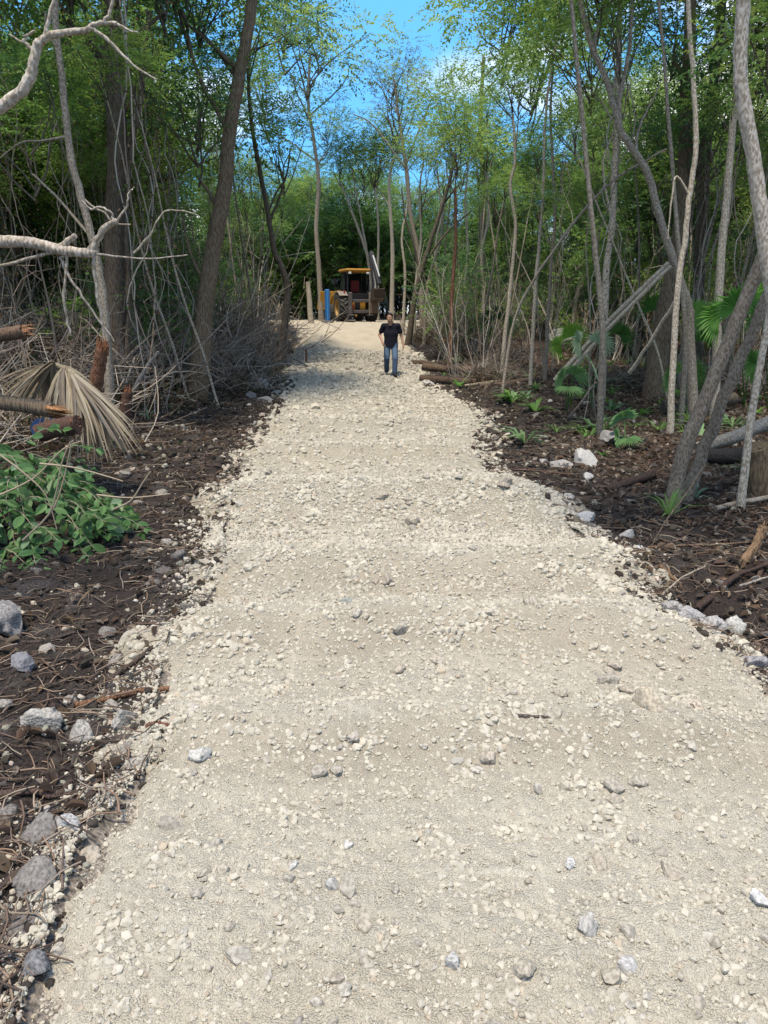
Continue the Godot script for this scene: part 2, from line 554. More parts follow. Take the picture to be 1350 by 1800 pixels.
func rock(seed_: int, level: int, rough := 0.28, cuts := 6) -> Shape:
	# a broken stone of about unit radius: a ball cut by planes and roughened
	var r := RandomNumberGenerator.new()
	r.seed = seed_
	var s := Shape.new()
	var p := PackedVector3Array()
	var g := (1.0 + sqrt(5.0)) / 2.0
	for q in [[-1, g, 0], [1, g, 0], [-1, -g, 0], [1, -g, 0], [0, -1, g], [0, 1, g], [0, -1, -g], [0, 1, -g], [g, 0, -1], [g, 0, 1], [-g, 0, -1], [-g, 0, 1]]:
		p.append(Vector3(q[0], q[1], q[2]).normalized())
	var f := PackedInt32Array([0, 11, 5, 0, 5, 1, 0, 1, 7, 0, 7, 10, 0, 10, 11, 1, 5, 9, 5, 11, 4, 11, 10, 2, 10, 7, 6, 7, 1, 8, 3, 9, 4, 3, 4, 2, 3, 2, 6, 3, 6, 8, 3, 8, 9, 4, 9, 5, 2, 4, 11, 6, 2, 10, 8, 6, 7, 9, 8, 1])
	for l in level:
		var known := {}
		var nf := PackedInt32Array()
		for t in f.size() / 3:
			var mid := []
			for e in 3:
				var a := f[t * 3 + e]
				var b := f[t * 3 + (e + 1) % 3]
				var key := Vector2i(mini(a, b), maxi(a, b))
				if not known.has(key):
					known[key] = p.size()
					p.append((p[a] + p[b]).normalized())
				mid.append(known[key])
			nf.append_array([f[t * 3], mid[0], mid[2], mid[0], f[t * 3 + 1], mid[1], mid[2], mid[1], f[t * 3 + 2], mid[0], mid[1], mid[2]])
		f = nf
	var planes := []
	for k in cuts:
		planes.append([Vector3(r.randfn(), r.randfn(), r.randfn()).normalized(), r.randf_range(0.45, 0.85)])
	var nz := FastNoiseLite.new()
	nz.seed = seed_
	nz.frequency = 0.9
	nz.fractal_octaves = 4
	for k in p.size():
		var q := p[k]
		q *= 1.0 + nz.get_noise_3dv(q * 1.3) * rough * 1.6
		for c in planes:
			var over: float = q.dot(c[0]) - c[1]
			if over > 0.0:
				q -= c[0] * over * 0.92
		p[k] = q
	s.v = p
	for k in p.size():
		s.c.append(Color.WHITE)
	for t in f.size() / 3:
		s.i.append_array([f[t * 3], f[t * 3 + 2], f[t * 3 + 1]])
	if level >= 2:
		s.n.resize(p.size())
		for t in s.i.size() / 3:
			var a := s.i[t * 3]; var b := s.i[t * 3 + 1]; var c := s.i[t * 3 + 2]
			var m := (p[c] - p[a]).cross(p[b] - p[a])
			s.n[a] += m; s.n[b] += m; s.n[c] += m
		for k in p.size():
			s.n[k] = s.n[k].normalized()
	return s

func scatter_gravel() -> void:
	var forms := []
	for k in 6:
		forms.append(rock(300 + k, 0 if k < 3 else 1, 0.4, 5).mesh(mats.pebble))
	var places := [[], [], [], [], [], []]
	var tints := [[], [], [], [], [], []]
	for k in 150000:
		var d: float
		if k < 105000:
			d = 1.5 + 7.5 * pow(rng.randf(), 1.25)
		else:
			d = 7.0 + 22.0 * pow(rng.randf(), 1.5)
		var l := look(table_l, d)
		var r := look(table_r, d)
		var x := rng.randf_range(l - 0.12, r + 0.12)
		var e := minf(x - l, r - x)
		if rng.randf() < 0.12:   # spilled along both edges
			x = l - absf(rng.randfn()) * 0.2 if rng.randf() < 0.5 else r + absf(rng.randfn()) * 0.2
			e = -1.0
		if absf(x) > d * 0.58 + 0.4:
			continue
		var heap := 0.5 + 0.5 * medium.get_noise_2d(x * 0.7 + 20, d * 0.7)
		var near := 0.0030 + 0.00092 * d
		var size := near * (0.7 + pow(rng.randf(), 4.0) * (1.4 + 8.0 * heap * heap * heap))
		var f := rng.randi() % 6
		var flat := rng.randf_range(0.55, 0.95)
		places[f].append(Transform3D(Basis.from_euler(Vector3(rng.randf_range(-0.7, 0.7), rng.randf() * TAU, rng.randf_range(-0.7, 0.7))) * Basis.from_scale(Vector3(1, flat, rng.randf_range(0.7, 1.1)) * size), on(x, -d, size * rng.randf_range(-0.25, 0.3))))
		var v := rng.randf_range(0.86, 1.12)
		var warm := rng.randf_range(0.0, 1.0)
		var col := Color(0.395, 0.365, 0.31).lerp(Color(0.40, 0.378, 0.332), warm)
		if rng.randf() < 0.03:
			col = Color(0.34, 0.325, 0.295)
		elif rng.randf() < 0.03:
			col = Color(0.36, 0.31, 0.25)
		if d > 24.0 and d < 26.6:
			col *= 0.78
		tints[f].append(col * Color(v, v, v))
	for f in 6:
		mass("gravel", forms[f], places[f], tints[f])

func stone_colours() -> void:
	for k in 5:
		var m: StandardMaterial3D = mats.stone.duplicate()
		m.albedo_color = ([Color(0.40, 0.362, 0.295), Color(0.39, 0.357, 0.298), Color(0.38, 0.352, 0.30), Color(0.41, 0.365, 0.30), Color(0.45, 0.42, 0.36)][k] * grey(0.86)).linear_to_srgb()
		m.resource_name = "stone"
		mats["stone_%d" % k] = m

# ---------------------------------------------------------------- foliage
var crowns := []        # [leaves Shape mesh per material key, limbs mesh, radius]
var protos := {}

func sprig(s: Shape, at: Vector3, d: Vector3, l: float, leaves: int, size: float, col: Color, rich := false) -> void:
	# leaves set alternately along a short twig that droops at its tip
	var side := d.cross(Vector3.UP + random_dir() * 0.3).normalized()
	for k in leaves:
		var t := (k + 0.6) / leaves
		var p := at + d * (l * t) + Vector3.DOWN * (l * 0.25 * t * t)
		var out := (d * rng.randf_range(0.2, 0.9) + side * (1.0 if k % 2 == 0 else -1.0) + random_dir() * 0.45 + Vector3.DOWN * 0.25).normalized()
		var across := out.cross(Vector3.UP + random_dir() * 0.55).normalized()
		var z := size * rng.randf_range(0.7, 1.25)
		s.leaf(p, out, across, z, z * rng.randf_range(0.42, 0.58), jitter(col, 0.22), rich)

func make_crown(seed_: int, rad: Vector3, clumps: int, per: int, leaves: int, size: float, cols: Array, fill := 0.35) -> Dictionary:
	# leaf clumps on the ends of limbs that spread from the foot of the crown (the origin)
	rng.seed = seed_
	var s := Shape.new()
	var limbs := Shape.new()
	for k in clumps:
		var d := random_dir()
		d.y = absf(d.y) * 1.2 - 0.35
		d = d.normalized()
		var c := Vector3(d.x * rad.x, rad.y * 0.95 + d.y * rad.y, d.z * rad.z) * Vector3(1, 1, 1)
		c = Vector3(0, rad.y * 0.9, 0).lerp(c, sqrt(rng.randf_range(0.15, 1.0)))
		var cr := rng.randf_range(0.55, 1.0) * fill * (rad.x + rad.y)
		var col: Color = cols[rng.randi() % cols.size()] * grey(rng.randf_range(0.75, 1.25))
		var mid := c * 0.5 + Vector3(rng.randfn() * 0.2, 0.1, rng.randfn() * 0.2)
		limbs.tube(smooth_path([Vector3(0, -0.3 + rng.randf() * minf(c.y, rad.y) * 0.8, 0), mid + Vector3(0, 0.12, 0), c], 3, 0.03), taper(7, 0.02 * rad.y / 1.6 + 0.006, 0.004), 5, Color(0.15, 0.13, 0.11), 0.1, k)
		for q in per:
			var e := random_dir()
			var rr := cr * pow(rng.randf(), 0.5)
			var p := c + e * rr * Vector3(1.15, 0.6, 1.15)
			var out := (e + Vector3(0, 0.15, 0) + (c - Vector3(0, rad.y * 0.6, 0)).normalized() * 0.5).normalized()
			sprig(s, p, out, size * 3.4, leaves, size, col)
	return {"leaves": s, "limbs": limbs.mesh(mats.dark_bark)}

func make_crowns() -> void:
	var g1 := Color(0.135, 0.23, 0.055)
	var g2 := Color(0.19, 0.295, 0.065)
	var g3 := Color(0.25, 0.35, 0.085)
	var g4 := Color(0.095, 0.18, 0.06)
	var bl := Color(0.135, 0.24, 0.125)
	crowns = [
		make_crown(11, Vector3(1.9, 1.5, 1.9), 13, 49, 9, 0.119, [g1, g1, g2, g4]),
		make_crown(12, Vector3(1.6, 1.9, 1.6), 13, 49, 9, 0.112, [g1, g2, g4]),
		make_crown(13, Vector3(2.1, 1.3, 2.1), 14, 48, 9, 0.125, [g2, g1, g3]),
		make_crown(14, Vector3(1.5, 1.6, 1.5), 9, 49, 9, 0.106, [g2, g3, g3]),
		make_crown(15, Vector3(1.2, 2.1, 1.2), 10, 48, 9, 0.106, [g4, bl, g1]),
		make_crown(16, Vector3(1.8, 1.7, 1.8), 8, 44, 8, 0.106, [g2, g3, bl]),
		make_crown(17, Vector3(1.0, 1.0, 1.0), 8, 50, 9, 0.075, [g1, g2, g4], 0.4),
		make_crown(18, Vector3(0.8, 0.7, 0.8), 6, 44, 8, 0.07, [g2, g3, g1], 0.45),
		make_crown(19, Vector3(1.3, 1.7, 1.3), 7, 40, 7, 0.06, [Color(0.10, 0.06, 0.035), Color(0.075, 0.05, 0.034), Color(0.13, 0.065, 0.03)], 0.3),
	]
	for c in crowns:
		var s: Shape = c.leaves
		for k in ["leaf", "dark_leaf", "bright_leaf", "dead_leaf"]:
			c[k] = s.mesh(mats[k])
		c.erase("leaves")

func crown(root: Node3D, form: int, at: Vector3, size: float, turn: float, look_ := "leaf", stretch := 1.0) -> void:
	var c: Dictionary = crowns[form]
	var o := part("crown", c[look_], root)
	var t := Transform3D(Basis(Vector3.UP, turn).scaled(Vector3(size, size * stretch, size)), at)
	o.transform = t
	o.set_meta("kind", "stuff")
	var l := part("limb", c.limbs, root)
	l.transform = t

const PALE := Color(0.50, 0.46, 0.40)
const GREYISH := Color(0.33, 0.30, 0.26)
const BROWN := Color(0.20, 0.155, 0.12)
const DUSK := Color(0.125, 0.105, 0.09)

func tree(called: String, label: String, path: Array, r0: float, r1: float, col: Color, tops: Array, group := "", bark := "pale_bark", branches := []) -> Node3D:
	# path: world points from the foot up; tops: [form, fraction of the path or a world point, size, material]; branches: [world points, r0, r1]
	var o: Vector3 = path[0]
	var root := thing(called, label, "tree", o, 0.0, group)
	var p := local(path, o)
	p[0] = p[0] + Vector3(0, -0.15, 0)
	var s := wood(p, r0, r1, 10 if r0 > 0.05 else 6, col, 5, minf(r0 * 0.12, 0.006) * (0.35 if o.z > -9.0 else 1.0), 0.35, 0.035)
	part("trunk", s.mesh(mats[bark]), root)
	for b in branches:
		part("branch", wood(local(b[0], o), b[1], b[2], 5, col, 4, b[1] * 0.15, 0.2).mesh(mats[bark]), root)
	for q in tops:
		var at: Vector3 = q[1] - o if q[1] is Vector3 else smooth_path(p, 8)[int(q[1] * (p.size() - 1) * 8)]
		if q[1] is Vector3:   # a bough from the trunk carries it
			var foot := 0
			var line := smooth_path(p, 8)
			for k in line.size():
				if line[k].y < at.y - 0.5 * Vector2(line[k].x - at.x, line[k].z - at.z).length() - 0.2:
					foot = k
			var from := line[foot]
			part("branch", wood([from, from.lerp(at, 0.5) + Vector3(0, 0.15, 0), at + Vector3(0, 0.2, 0)], r0 * 0.35, 0.02, 5, col, 4, 0.01).mesh(mats[bark]), root)
		crown(root, q[0], at, q[2], rng.randf() * TAU, q[3] if q.size() > 3 else "leaf", q[4] if q.size() > 4 else 1.0)
	return root

func copy(o: Node3D, at: Vector3, turn: float, size: float, label := "", group := "") -> Node3D:
	var c: Node3D = o.duplicate()
	c.name = numbered(String(o.name).rstrip("0123456789_"))
	c.position = at
	c.rotation = Vector3(0, turn, 0)
	c.scale = Vector3.ONE * size
	if label:
		c.set_meta("label", label)
	if group:
		c.set_meta("group", group)
	add_child(c, true)
	return c

func forest_proto(called: String, height: float, r0: float, lean: float, col: Color, tops: Array, bark: String) -> Node3D:
	# a tree that stands at the origin until copied; the first copy is the tree itself, moved
	var p := [Vector3.ZERO]
	var q := Vector3.ZERO
	var d := Vector3(rng.randfn() * lean, 1, rng.randfn() * lean).normalized()
	for k in 5:
		d = (d + Vector3(rng.randfn(), 0, rng.randfn()) * 0.09).normalized()
		q += d * height / 5.0
		p.append(q)
	return tree(called, "", p, r0, r0 * 0.35, col, tops, "", bark)

func make_forest() -> void:
	rng.seed = 91
	var kinds := [
		forest_proto("forest_tree", 8.0, 0.10, 0.06, GREYISH, [[0, 0.6, 1.25], [3, 0.3, 0.9], [2, 1.0, 1.1]], "pale_bark"),
		forest_proto("forest_tree", 9.0, 0.12, 0.05, BROWN, [[2, 0.6, 1.3, "dark_leaf"], [0, 0.95, 1.1], [1, 0.25, 0.9, "dark_leaf"], [0, 0.42, 1.0, "dark_leaf"]], "dark_bark"),
		forest_proto("forest_tree", 7.0, 0.07, 0.09, GREYISH, [[1, 0.55, 1.1], [3, 1.0, 1.0, "bright_leaf"], [0, 0.3, 0.8]], "pale_bark"),
		forest_proto("forest_tree", 9.5, 0.09, 0.05, PALE, [[5, 0.85, 1.3, "bright_leaf"], [3, 0.55, 1.1], [0, 0.25, 0.8]], "pale_bark"),
		forest_proto("forest_tree", 6.0, 0.055, 0.1, GREYISH, [[4, 0.5, 1.0, "dark_leaf"], [6, 0.95, 1.2], [4, 0.1, 0.9]], "pale_bark"),
		forest_proto("forest_tree", 5.0, 0.045, 0.1, BROWN, [[4, 0.1, 0.9, "dark_leaf"], [4, 0.55, 0.9], [6, 1.0, 0.9]], "dark_bark"),
	]
	var sapling := [
		forest_proto("sapling", 5.5, 0.028, 0.08, PALE, [[7, 0.97, 0.8, "bright_leaf"]], "pale_bark"),
		forest_proto("sapling", 6.5, 0.035, 0.12, GREYISH, [[7, 0.8, 0.7], [7, 1.0, 0.7]], "pale_bark"),
		forest_proto("sapling", 4.6, 0.024, 0.16, PALE, [[7, 1.0, 0.6]], "pale_bark"),
		forest_proto("sapling", 7.0, 0.045, 0.06, GREYISH, [[6, 0.95, 0.8, "bright_leaf"]], "pale_bark"),
	]
	var bush := [bush_proto(6, 0.9, "dark_leaf"), bush_proto(7, 1.0, "leaf"), bush_proto(6, 1.2, "leaf"), bush_proto(8, 0.55, "dead_leaf")]
	var taken := {}
	var place := func(list: Array, count: int, x0: float, x1: float, d0: float, d1: float, clear: float, apart: float, s0: float, s1: float, say: Array, looks: Array, group: String, pick: Array) -> void:
		var made := 0
		var tries := 0
		while made < count and tries < count * 40:
			tries += 1
			var d := lerpf(d0, d1, pow(rng.randf(), 0.8))
			var x := rng.randf_range(x0, x1)
			if off_track(x, d) < clear + ((1.6 if x < 0.0 else 1.6) * smoothstep(20.0, 32.0, d) if list == kinds and d < 50.0 else 0.0) or absf(x) > d * 0.56 + 6.0:
				continue
			var near := false
			for q in taken:
				if Vector2(x, d).distance_to(q) < minf(apart, taken[q]):
					near = true
					break
			if near:
				continue
			taken[Vector2(x, d)] = apart
			var k: int = pick[rng.randi() % pick.size()]
			var at := Vector3(x, soil(x, -d), -d)
			var o: Node3D = list[k]
			var label: String = say[0 if d < lerpf(d0, d1, 0.4) else 1] % looks[k]
			if o.get_meta("label") == "":
				o.position = at
				o.rotation.y = rng.randf() * TAU
				o.scale = Vector3.ONE * rng.randf_range(s0, s1)
				o.set_meta("label", label)
				o.set_meta("group", group)
			else:
				copy(o, at, rng.randf() * TAU, rng.randf_range(s0, s1), label, group)
			made += 1
	var stems := ["grey-stemmed", "stout brown-stemmed", "slim grey", "tall pale-stemmed", "small thin-stemmed", "low dark-stemmed"]
	var thin := ["short pale", "slender grey", "slanting thin pale", "tall grey"]
	var low := ["dark small-leaved", "light green", "big green", "brown withered"]
	place.call(kinds, 38, -12.0, 10.0, 53, 64, -99.0, 1.0, 0.75, 1.0, ["%s leafy tree closing the view behind the yellow digger", "%s leafy tree closing the view behind the yellow digger"], stems, "trees behind the digger", [0, 2, 4, 5, 1])
	place.call(kinds, 64, -30, -3, 15.5, 46, 2.9, 1.15, 0.75, 1.15, ["%s leafy tree standing just behind the brush heaps", "%s leafy tree deep in the shady woods"], stems, "trees in the woods beyond the brush", [0, 1, 1, 4, 5, 2])
	place.call(kinds, 58, 2.5, 31, 23, 46, 3.8, 1.15, 0.75, 1.15, ["%s leafy tree at the front of the light-side woods", "%s leafy tree deep in the light-side woods"], stems, "trees in the woods beyond the leaf litter", [0, 2, 3, 3, 4, 1])
	place.call(kinds, 44, -38, 40, 53, 68, 0.5, 1.4, 0.85, 1.2, ["%s distant tree standing beyond the far cross track", "%s distant tree standing beyond the far cross track"], stems, "trees beyond the far cross track", [0, 1, 2, 3, 4, 5])
	place.call(kinds, 7, -15.5, -10.5, 8, 16, 6.0, 1.6, 0.8, 1.1, ["%s leafy tree beside the dead palm leaf, at the edge of view", "%s leafy tree behind the torn logs, at the edge of view"], stems, "trees beside the torn logs", [0, 1, 4, 5])
	place.call(kinds, 7, 10.0, 15.5, 9, 20, 6.0, 1.6, 0.8, 1.1, ["%s leafy tree past the leaning pair of trunks", "%s leafy tree beyond the largest fan palm"], stems, "trees past the leaning pair", [0, 2, 3, 4])
	place.call(sapling, 80, 2.2, 17, 11, 42, 0.55, 0.4, 0.8, 1.25, ["%s sapling on the nearer leaf-littered forest floor", "%s sapling deep over the leaf-littered forest floor"], thin, "thin saplings over the leaf litter", [0, 1, 2, 3])
	place.call(sapling, 60, -14, -3, 13, 42, 1.0, 0.45, 0.8, 1.2, ["%s sapling rising between the nearer brush heaps", "%s sapling rising behind the farther brush heaps"], thin, "thin saplings behind the brush heaps", [0, 1, 2, 3])
	place.call(bush, 78, -20, -4, 16, 44, 2.5, 0.6, 0.9, 1.7, ["%s bush low in the shade behind the brush heaps", "%s bush deep under the shady trees"], low, "bushes under the shady trees", [0, 0, 1, 2, 3])
	place.call(bush, 46, 2.2, 22, 27, 45, 1.8, 0.7, 0.8, 1.6, ["%s bush growing where the leaf-littered floor begins", "%s bush deep on the leaf-littered floor"], low, "bushes on the leaf-littered floor", [0, 1, 1, 2, 3])
	place.call(bush, 60, -34, 36, 51.5, 62, 0.3, 1.0, 1.3, 2.6, ["%s bush under the trees beyond the cross track", "%s bush under the trees beyond the cross track"], low, "bushes beyond the far cross track", [0, 1, 2, 2])
	place.call(bush, 44, -12, 10, 52, 60, -99.0, 0.6, 1.6, 3.2, ["%s bush behind the yellow digger", "%s bush behind the yellow digger"], low, "bushes behind the digger", [0, 1, 2, 2])
	var bare := [bare_shrub(3.2, 13, 3), bare_shrub(2.4, 16, 8), bare_shrub(4.2, 11, 2)]
	var twiggy := ["tall bare-twigged", "low brown-leaved twiggy", "highest thin bare"]
	place.call(bare, 56, 1.4, 20, 22, 45, 0.6, 0.6, 0.8, 1.3, ["%s shrub at the front of the leaf-littered floor", "%s shrub deep on the leaf-littered floor"], twiggy, "bare shrubs over the leaf litter", [0, 1, 2])
	place.call(bare, 24, -16, -3, 20, 44, 1.4, 0.6, 0.8, 1.3, ["%s shrub rising from the nearer brush heaps", "%s shrub rising from the farther brush heaps"], twiggy, "bare shrubs over the brush heaps", [0, 1, 2])
	place.call(bare, 26, -9, 12, 51.5, 57, -99.0, 0.6, 1.0, 1.6, ["%s shrub beyond the digger", "%s shrub beyond the digger"], twiggy, "bare shrubs beyond the digger", [0, 1, 2])
	for o in kinds + sapling + bush + bare:
		if o.get_meta("label") == "":
			o.free()

func bush_proto(form: int, size: float, look_: String) -> Node3D:
	var root := thing("bush", "", "bush")
	var c: Dictionary = crowns[form]
	var f := part("foliage", c[look_], root)
	f.scale = Vector3.ONE * size
	f.set_meta("kind", "stuff")
	part("stem", c.limbs, root).scale = Vector3.ONE * size
	return root

func bare_shrub(height: float, stems: int, leaves: int) -> Node3D:
	# thin stems that fan up from one foot, nearly leafless
	var root := thing("bare_shrub", "", "shrub")
	var s := Shape.new()
	var f := Shape.new()
	for k in stems:
		var d := Vector3(rng.randfn() * 0.28, 1.0, rng.randfn() * 0.28).normalized()
		var h := height * rng.randf_range(0.55, 1.1)
		var a := Vector3(rng.randfn() * 0.12, -0.05, rng.randfn() * 0.12)
		var p := smooth_path([a, a + d * h * 0.4 + random_dir() * 0.08, a + d * h * 0.7 + random_dir() * 0.14, a + d * h + random_dir() * 0.2], 3, 0.01)
		var r := rng.randf_range(0.008, 0.02)
		var col: Color = [PALE * grey(0.75), GREYISH * grey(0.85), GREYISH, BROWN * grey(1.1)][rng.randi() % 4]
		s.tube(p, taper(p.size(), r, r * 0.3), 4, col)
		for q in 4:
			var b := p[2 + rng.randi() % (p.size() - 3)]
			var e := b + (d + random_dir() * 0.9).normalized() * h * rng.randf_range(0.12, 0.3)
			s.tube(PackedVector3Array([b, b.lerp(e, 0.5) + random_dir() * 0.03, e]), PackedFloat32Array([r * 0.45, r * 0.35, r * 0.2]), 3, col)
			for j in leaves:
				var o := random_dir()
				f.leaf(b.lerp(e, rng.randf()), o, o.cross(random_dir()).normalized(), 0.075, 0.038, jitter([Color(0.17, 0.10, 0.06), Color(0.22, 0.14, 0.08), Color(0.17, 0.25, 0.07), Color(0.12, 0.085, 0.06)][rng.randi() % 4], 0.3))
	part("stem", s.mesh(mats.twig), root)
	var o := part("dry_leaves", f.mesh(mats.dead_leaf), root)
	o.set_meta("kind", "stuff")
	return root

func placed_trees() -> void:
	rng.seed = 5
	var t := func(called: String, label: String, path: Array, r0: float, r1: float, col: Color, tops: Array, bark := "pale_bark", branches := []) -> Node3D:
		path[0].y = soil(path[0].x, path[0].z)
		return tree(called, label, path, r0, r1, col, tops, "", bark, branches)
	# the shady side
	t.call("forest_tree", "thickest dark trunk on the shady side, wrapped in hanging vines", [Vector3(-5.798, 0.418, -17), Vector3(-5.701, 1.984, -17), Vector3(-5.567, 3.815, -17), Vector3(-5.426, 4.908, -17), Vector3(-5.358, 5.965, -17), Vector3(-5.308, 7.188, -17), Vector3(-5.233, 8.555, -17), Vector3(-5.182, 9.862, -17)], 0.25, 0.15, DUSK, [[0, Vector3(-5.343, 6.786, -17), 1.1, "dark_leaf"], [1, Vector3(-4.4, 7.746, -17.5), 1.2, "dark_leaf"], [1, Vector3(-6.364, 7.543, -17.5), 1.2, "dark_leaf"], [2, 1.0, 1.3]], "dark_bark",
		[[[Vector3(-5.508, 1.042, -16.8), Vector3(-5.344, 2.447, -16.8), Vector3(-5.28, 3.794, -16.8), Vector3(-5.121, 4.875, -16.8), Vector3(-4.884, 6.125, -16.8)], 0.06, 0.03], [[Vector3(-5.417, 4.892, -16.9), Vector3(-5.085, 5.422, -16.9), Vector3(-4.768, 6.556, -16.9), Vector3(-4.544, 7.748, -16.9)], 0.09, 0.05]])
	t.call("forest_tree", "slim bending grey trunk leaning away from the thick vine-wrapped trunk", [Vector3(-4.617, 0.242, -13), Vector3(-4.545, 2.011, -13), Vector3(-4.592, 2.808, -13), Vector3(-4.71, 3.665, -13), Vector3(-4.832, 4.247, -13), Vector3(-4.881, 4.896, -13), Vector3(-4.884, 5.45, -13), Vector3(-4.898, 6.143, -13), Vector3(-4.845, 7.036, -13)], 0.07, 0.045, GREYISH, [[3, 1.0, 1.0], [6, Vector3(-5.649, 4.058, -13.4), 1.0, "dark_leaf"]], "pale_bark",
		[[[Vector3(-4.762, 3.875, -13), Vector3(-4.572, 3.707, -13), Vector3(-4.4, 3.623, -13), Vector3(-4.278, 3.479, -13), Vector3(-4.01, 3.454, -13)], 0.025, 0.012], [[Vector3(-4.888, 4.736, -13), Vector3(-5.317, 4.671, -13), Vector3(-5.6, 4.655, -13), Vector3(-5.962, 4.428, -13)], 0.022, 0.01], [[Vector3(-4.888, 5.914, -13), Vector3(-5.026, 6.143, -13), Vector3(-5.035, 6.445, -13)], 0.03, 0.012]])
	t.call("forest_tree", "tall brown trunk leaning towards the track between vine tangles", [Vector3(-4.338, 0.319, -18), Vector3(-4.031, 2.225, -18), Vector3(-3.722, 3.679, -18), Vector3(-3.455, 4.73, -18), Vector3(-3.317, 5.749, -18), Vector3(-3.076, 6.738, -18), Vector3(-2.831, 7.698, -18), Vector3(-2.603, 8.935, -18), Vector3(-2.452, 9.832, -18)], 0.2, 0.09, BROWN, [[1, Vector3(-4.182, 7.854, -18.5), 1.3, "dark_leaf"], [0, Vector3(-4.159, 8.051, -19.5), 0.8], [4, Vector3(-4.099, 4.789, -18.4), 0.9, "dark_leaf"]], "dark_bark",
		[[[Vector3(-3.901, 2.717, -18), Vector3(-4.171, 3.081, -18), Vector3(-4.331, 3.56, -18), Vector3(-4.393, 4.15, -18)], 0.05, 0.02], [[Vector3(-3.29, 5.805, -18), Vector3(-3.555, 6.302, -18), Vector3(-3.884, 6.846, -18), Vector3(-4.069, 7.698, -18)], 0.06, 0.03]])
	t.call("forest_tree", "dark wavy stem at the edge of the brush, nearest the digger's bucket", [Vector3(-3.378, 0.703, -25), Vector3(-3.011, 2.617, -25), Vector3(-3.16, 3.462, -25), Vector3(-3.371, 3.962, -25), Vector3(-3.509, 4.948, -25), Vector3(-3.744, 6.387, -25), Vector3(-3.94, 7.784, -25), Vector3(-3.954, 8.991, -25)], 0.11, 0.05, DUSK, [[5, 0.95, 1.1], [6, Vector3(-3.059, 5.826, -25.5), 1.2]], "dark_bark", [[[Vector3(-3.497, 4.785, -25), Vector3(-3.181, 5.432, -25), Vector3(-2.898, 6.23, -25), Vector3(-2.794, 6.858, -25)], 0.05, 0.02]])
	t.call("forest_tree", "tall airy tree with open blue-green crown beside the sky gap", [Vector3(-3.675, 0.798, -47), Vector3(-3.769, 4.345, -47), Vector3(-3.88, 6.84, -47), Vector3(-3.699, 9.267, -47), Vector3(-3.909, 11.337, -47), Vector3(-4.178, 13.359, -47), Vector3(-4.03, 15.613, -47)], 0.15, 0.07, GREYISH, [[5, Vector3(-4.258, 12.642, -47), 2.1, "bright_leaf"], [5, Vector3(-3.621, 14.909, -47.5), 1.3], [5, Vector3(-5.452, 14.775, -47), 2.0, "leaf"], [3, Vector3(-6.493, 11.92, -47), 1.6], [5, Vector3(-3.189, 10.751, -47), 1.0, "bright_leaf"]], "pale_bark")
	t.call("dead_snag", "broken pale trunk stub standing beside the digger's bucket", [Vector3(-3.742, 0.677, -41), Vector3(-3.812, 2.667, -41), Vector3(-3.875, 3.644, -41)], 0.15, 0.11, PALE, [])
	t.call("forest_tree", "pale tree forking into two thin stems behind the digger", [Vector3(-0.81, 0.399, -49), Vector3(-0.861, 4.605, -49), Vector3(-1.196, 6.075, -49), Vector3(-1.697, 7.362, -49), Vector3(-2.191, 8.632, -49), Vector3(-2.582, 9.572, -49)], 0.11, 0.05, PALE, [[3, 1.0, 1.1, "bright_leaf"], [6, Vector3(-1.188, 9.333, -49.5), 1.5]], "pale_bark", [[[Vector3(-0.862, 4.441, -49), Vector3(-1.193, 6.56, -49), Vector3(-1.454, 7.999, -49), Vector3(-1.777, 9.572, -49), Vector3(-1.901, 10.503, -49)], 0.07, 0.03]])
	t.call("forest_tree", "straight pale stem behind the digger's raised boom", [Vector3(-0.379, 0.434, -48), Vector3(-0.371, 4.393, -48), Vector3(-0.333, 6.941, -48), Vector3(-0.494, 9.114, -48)], 0.09, 0.05, PALE, [[3, 1.0, 1.2]])
	t.call("forest_tree", "straight whitish stem standing between digger and walking man", [Vector3(0.439, 0.468, -47), Vector3(0.493, 5.289, -47), Vector3(0.424, 6.84, -47), Vector3(0.29, 8.968, -47), Vector3(0.479, 10.456, -47)], 0.13, 0.07, PALE, [[3, 1.0, 1.3, "bright_leaf"], [0, Vector3(-0.504, 9.26, -49), 1.0]])
	# by the far end, to the other side of the sky gap
	t.call("forest_tree", "half-dead tree with sparse reddish leaves against the sky gap", [Vector3(1.983, 0.711, -40), Vector3(1.68, 4.814, -40), Vector3(1.3, 6.656, -40), Vector3(1.091, 8.707, -40), Vector3(0.754, 10.704, -40), Vector3(0.478, 12.648, -40)], 0.14, 0.05, GREYISH, [[8, Vector3(0.677, 9.712, -40), 1.35, "dead_leaf"], [5, Vector3(0.407, 11.556, -40.5), 0.9], [8, Vector3(1.775, 6.599, -39.5), 1.2, "dead_leaf"]], "pale_bark", [[[Vector3(1.091, 8.707, -40), Vector3(0.135, 9.962, -40), Vector3(-0.672, 10.827, -40), Vector3(-1.475, 11.195, -40)], 0.06, 0.02], [[Vector3(1.035, 8.96, -40), Vector3(1.749, 10.704, -40), Vector3(2.269, 11.925, -40)], 0.06, 0.02]])
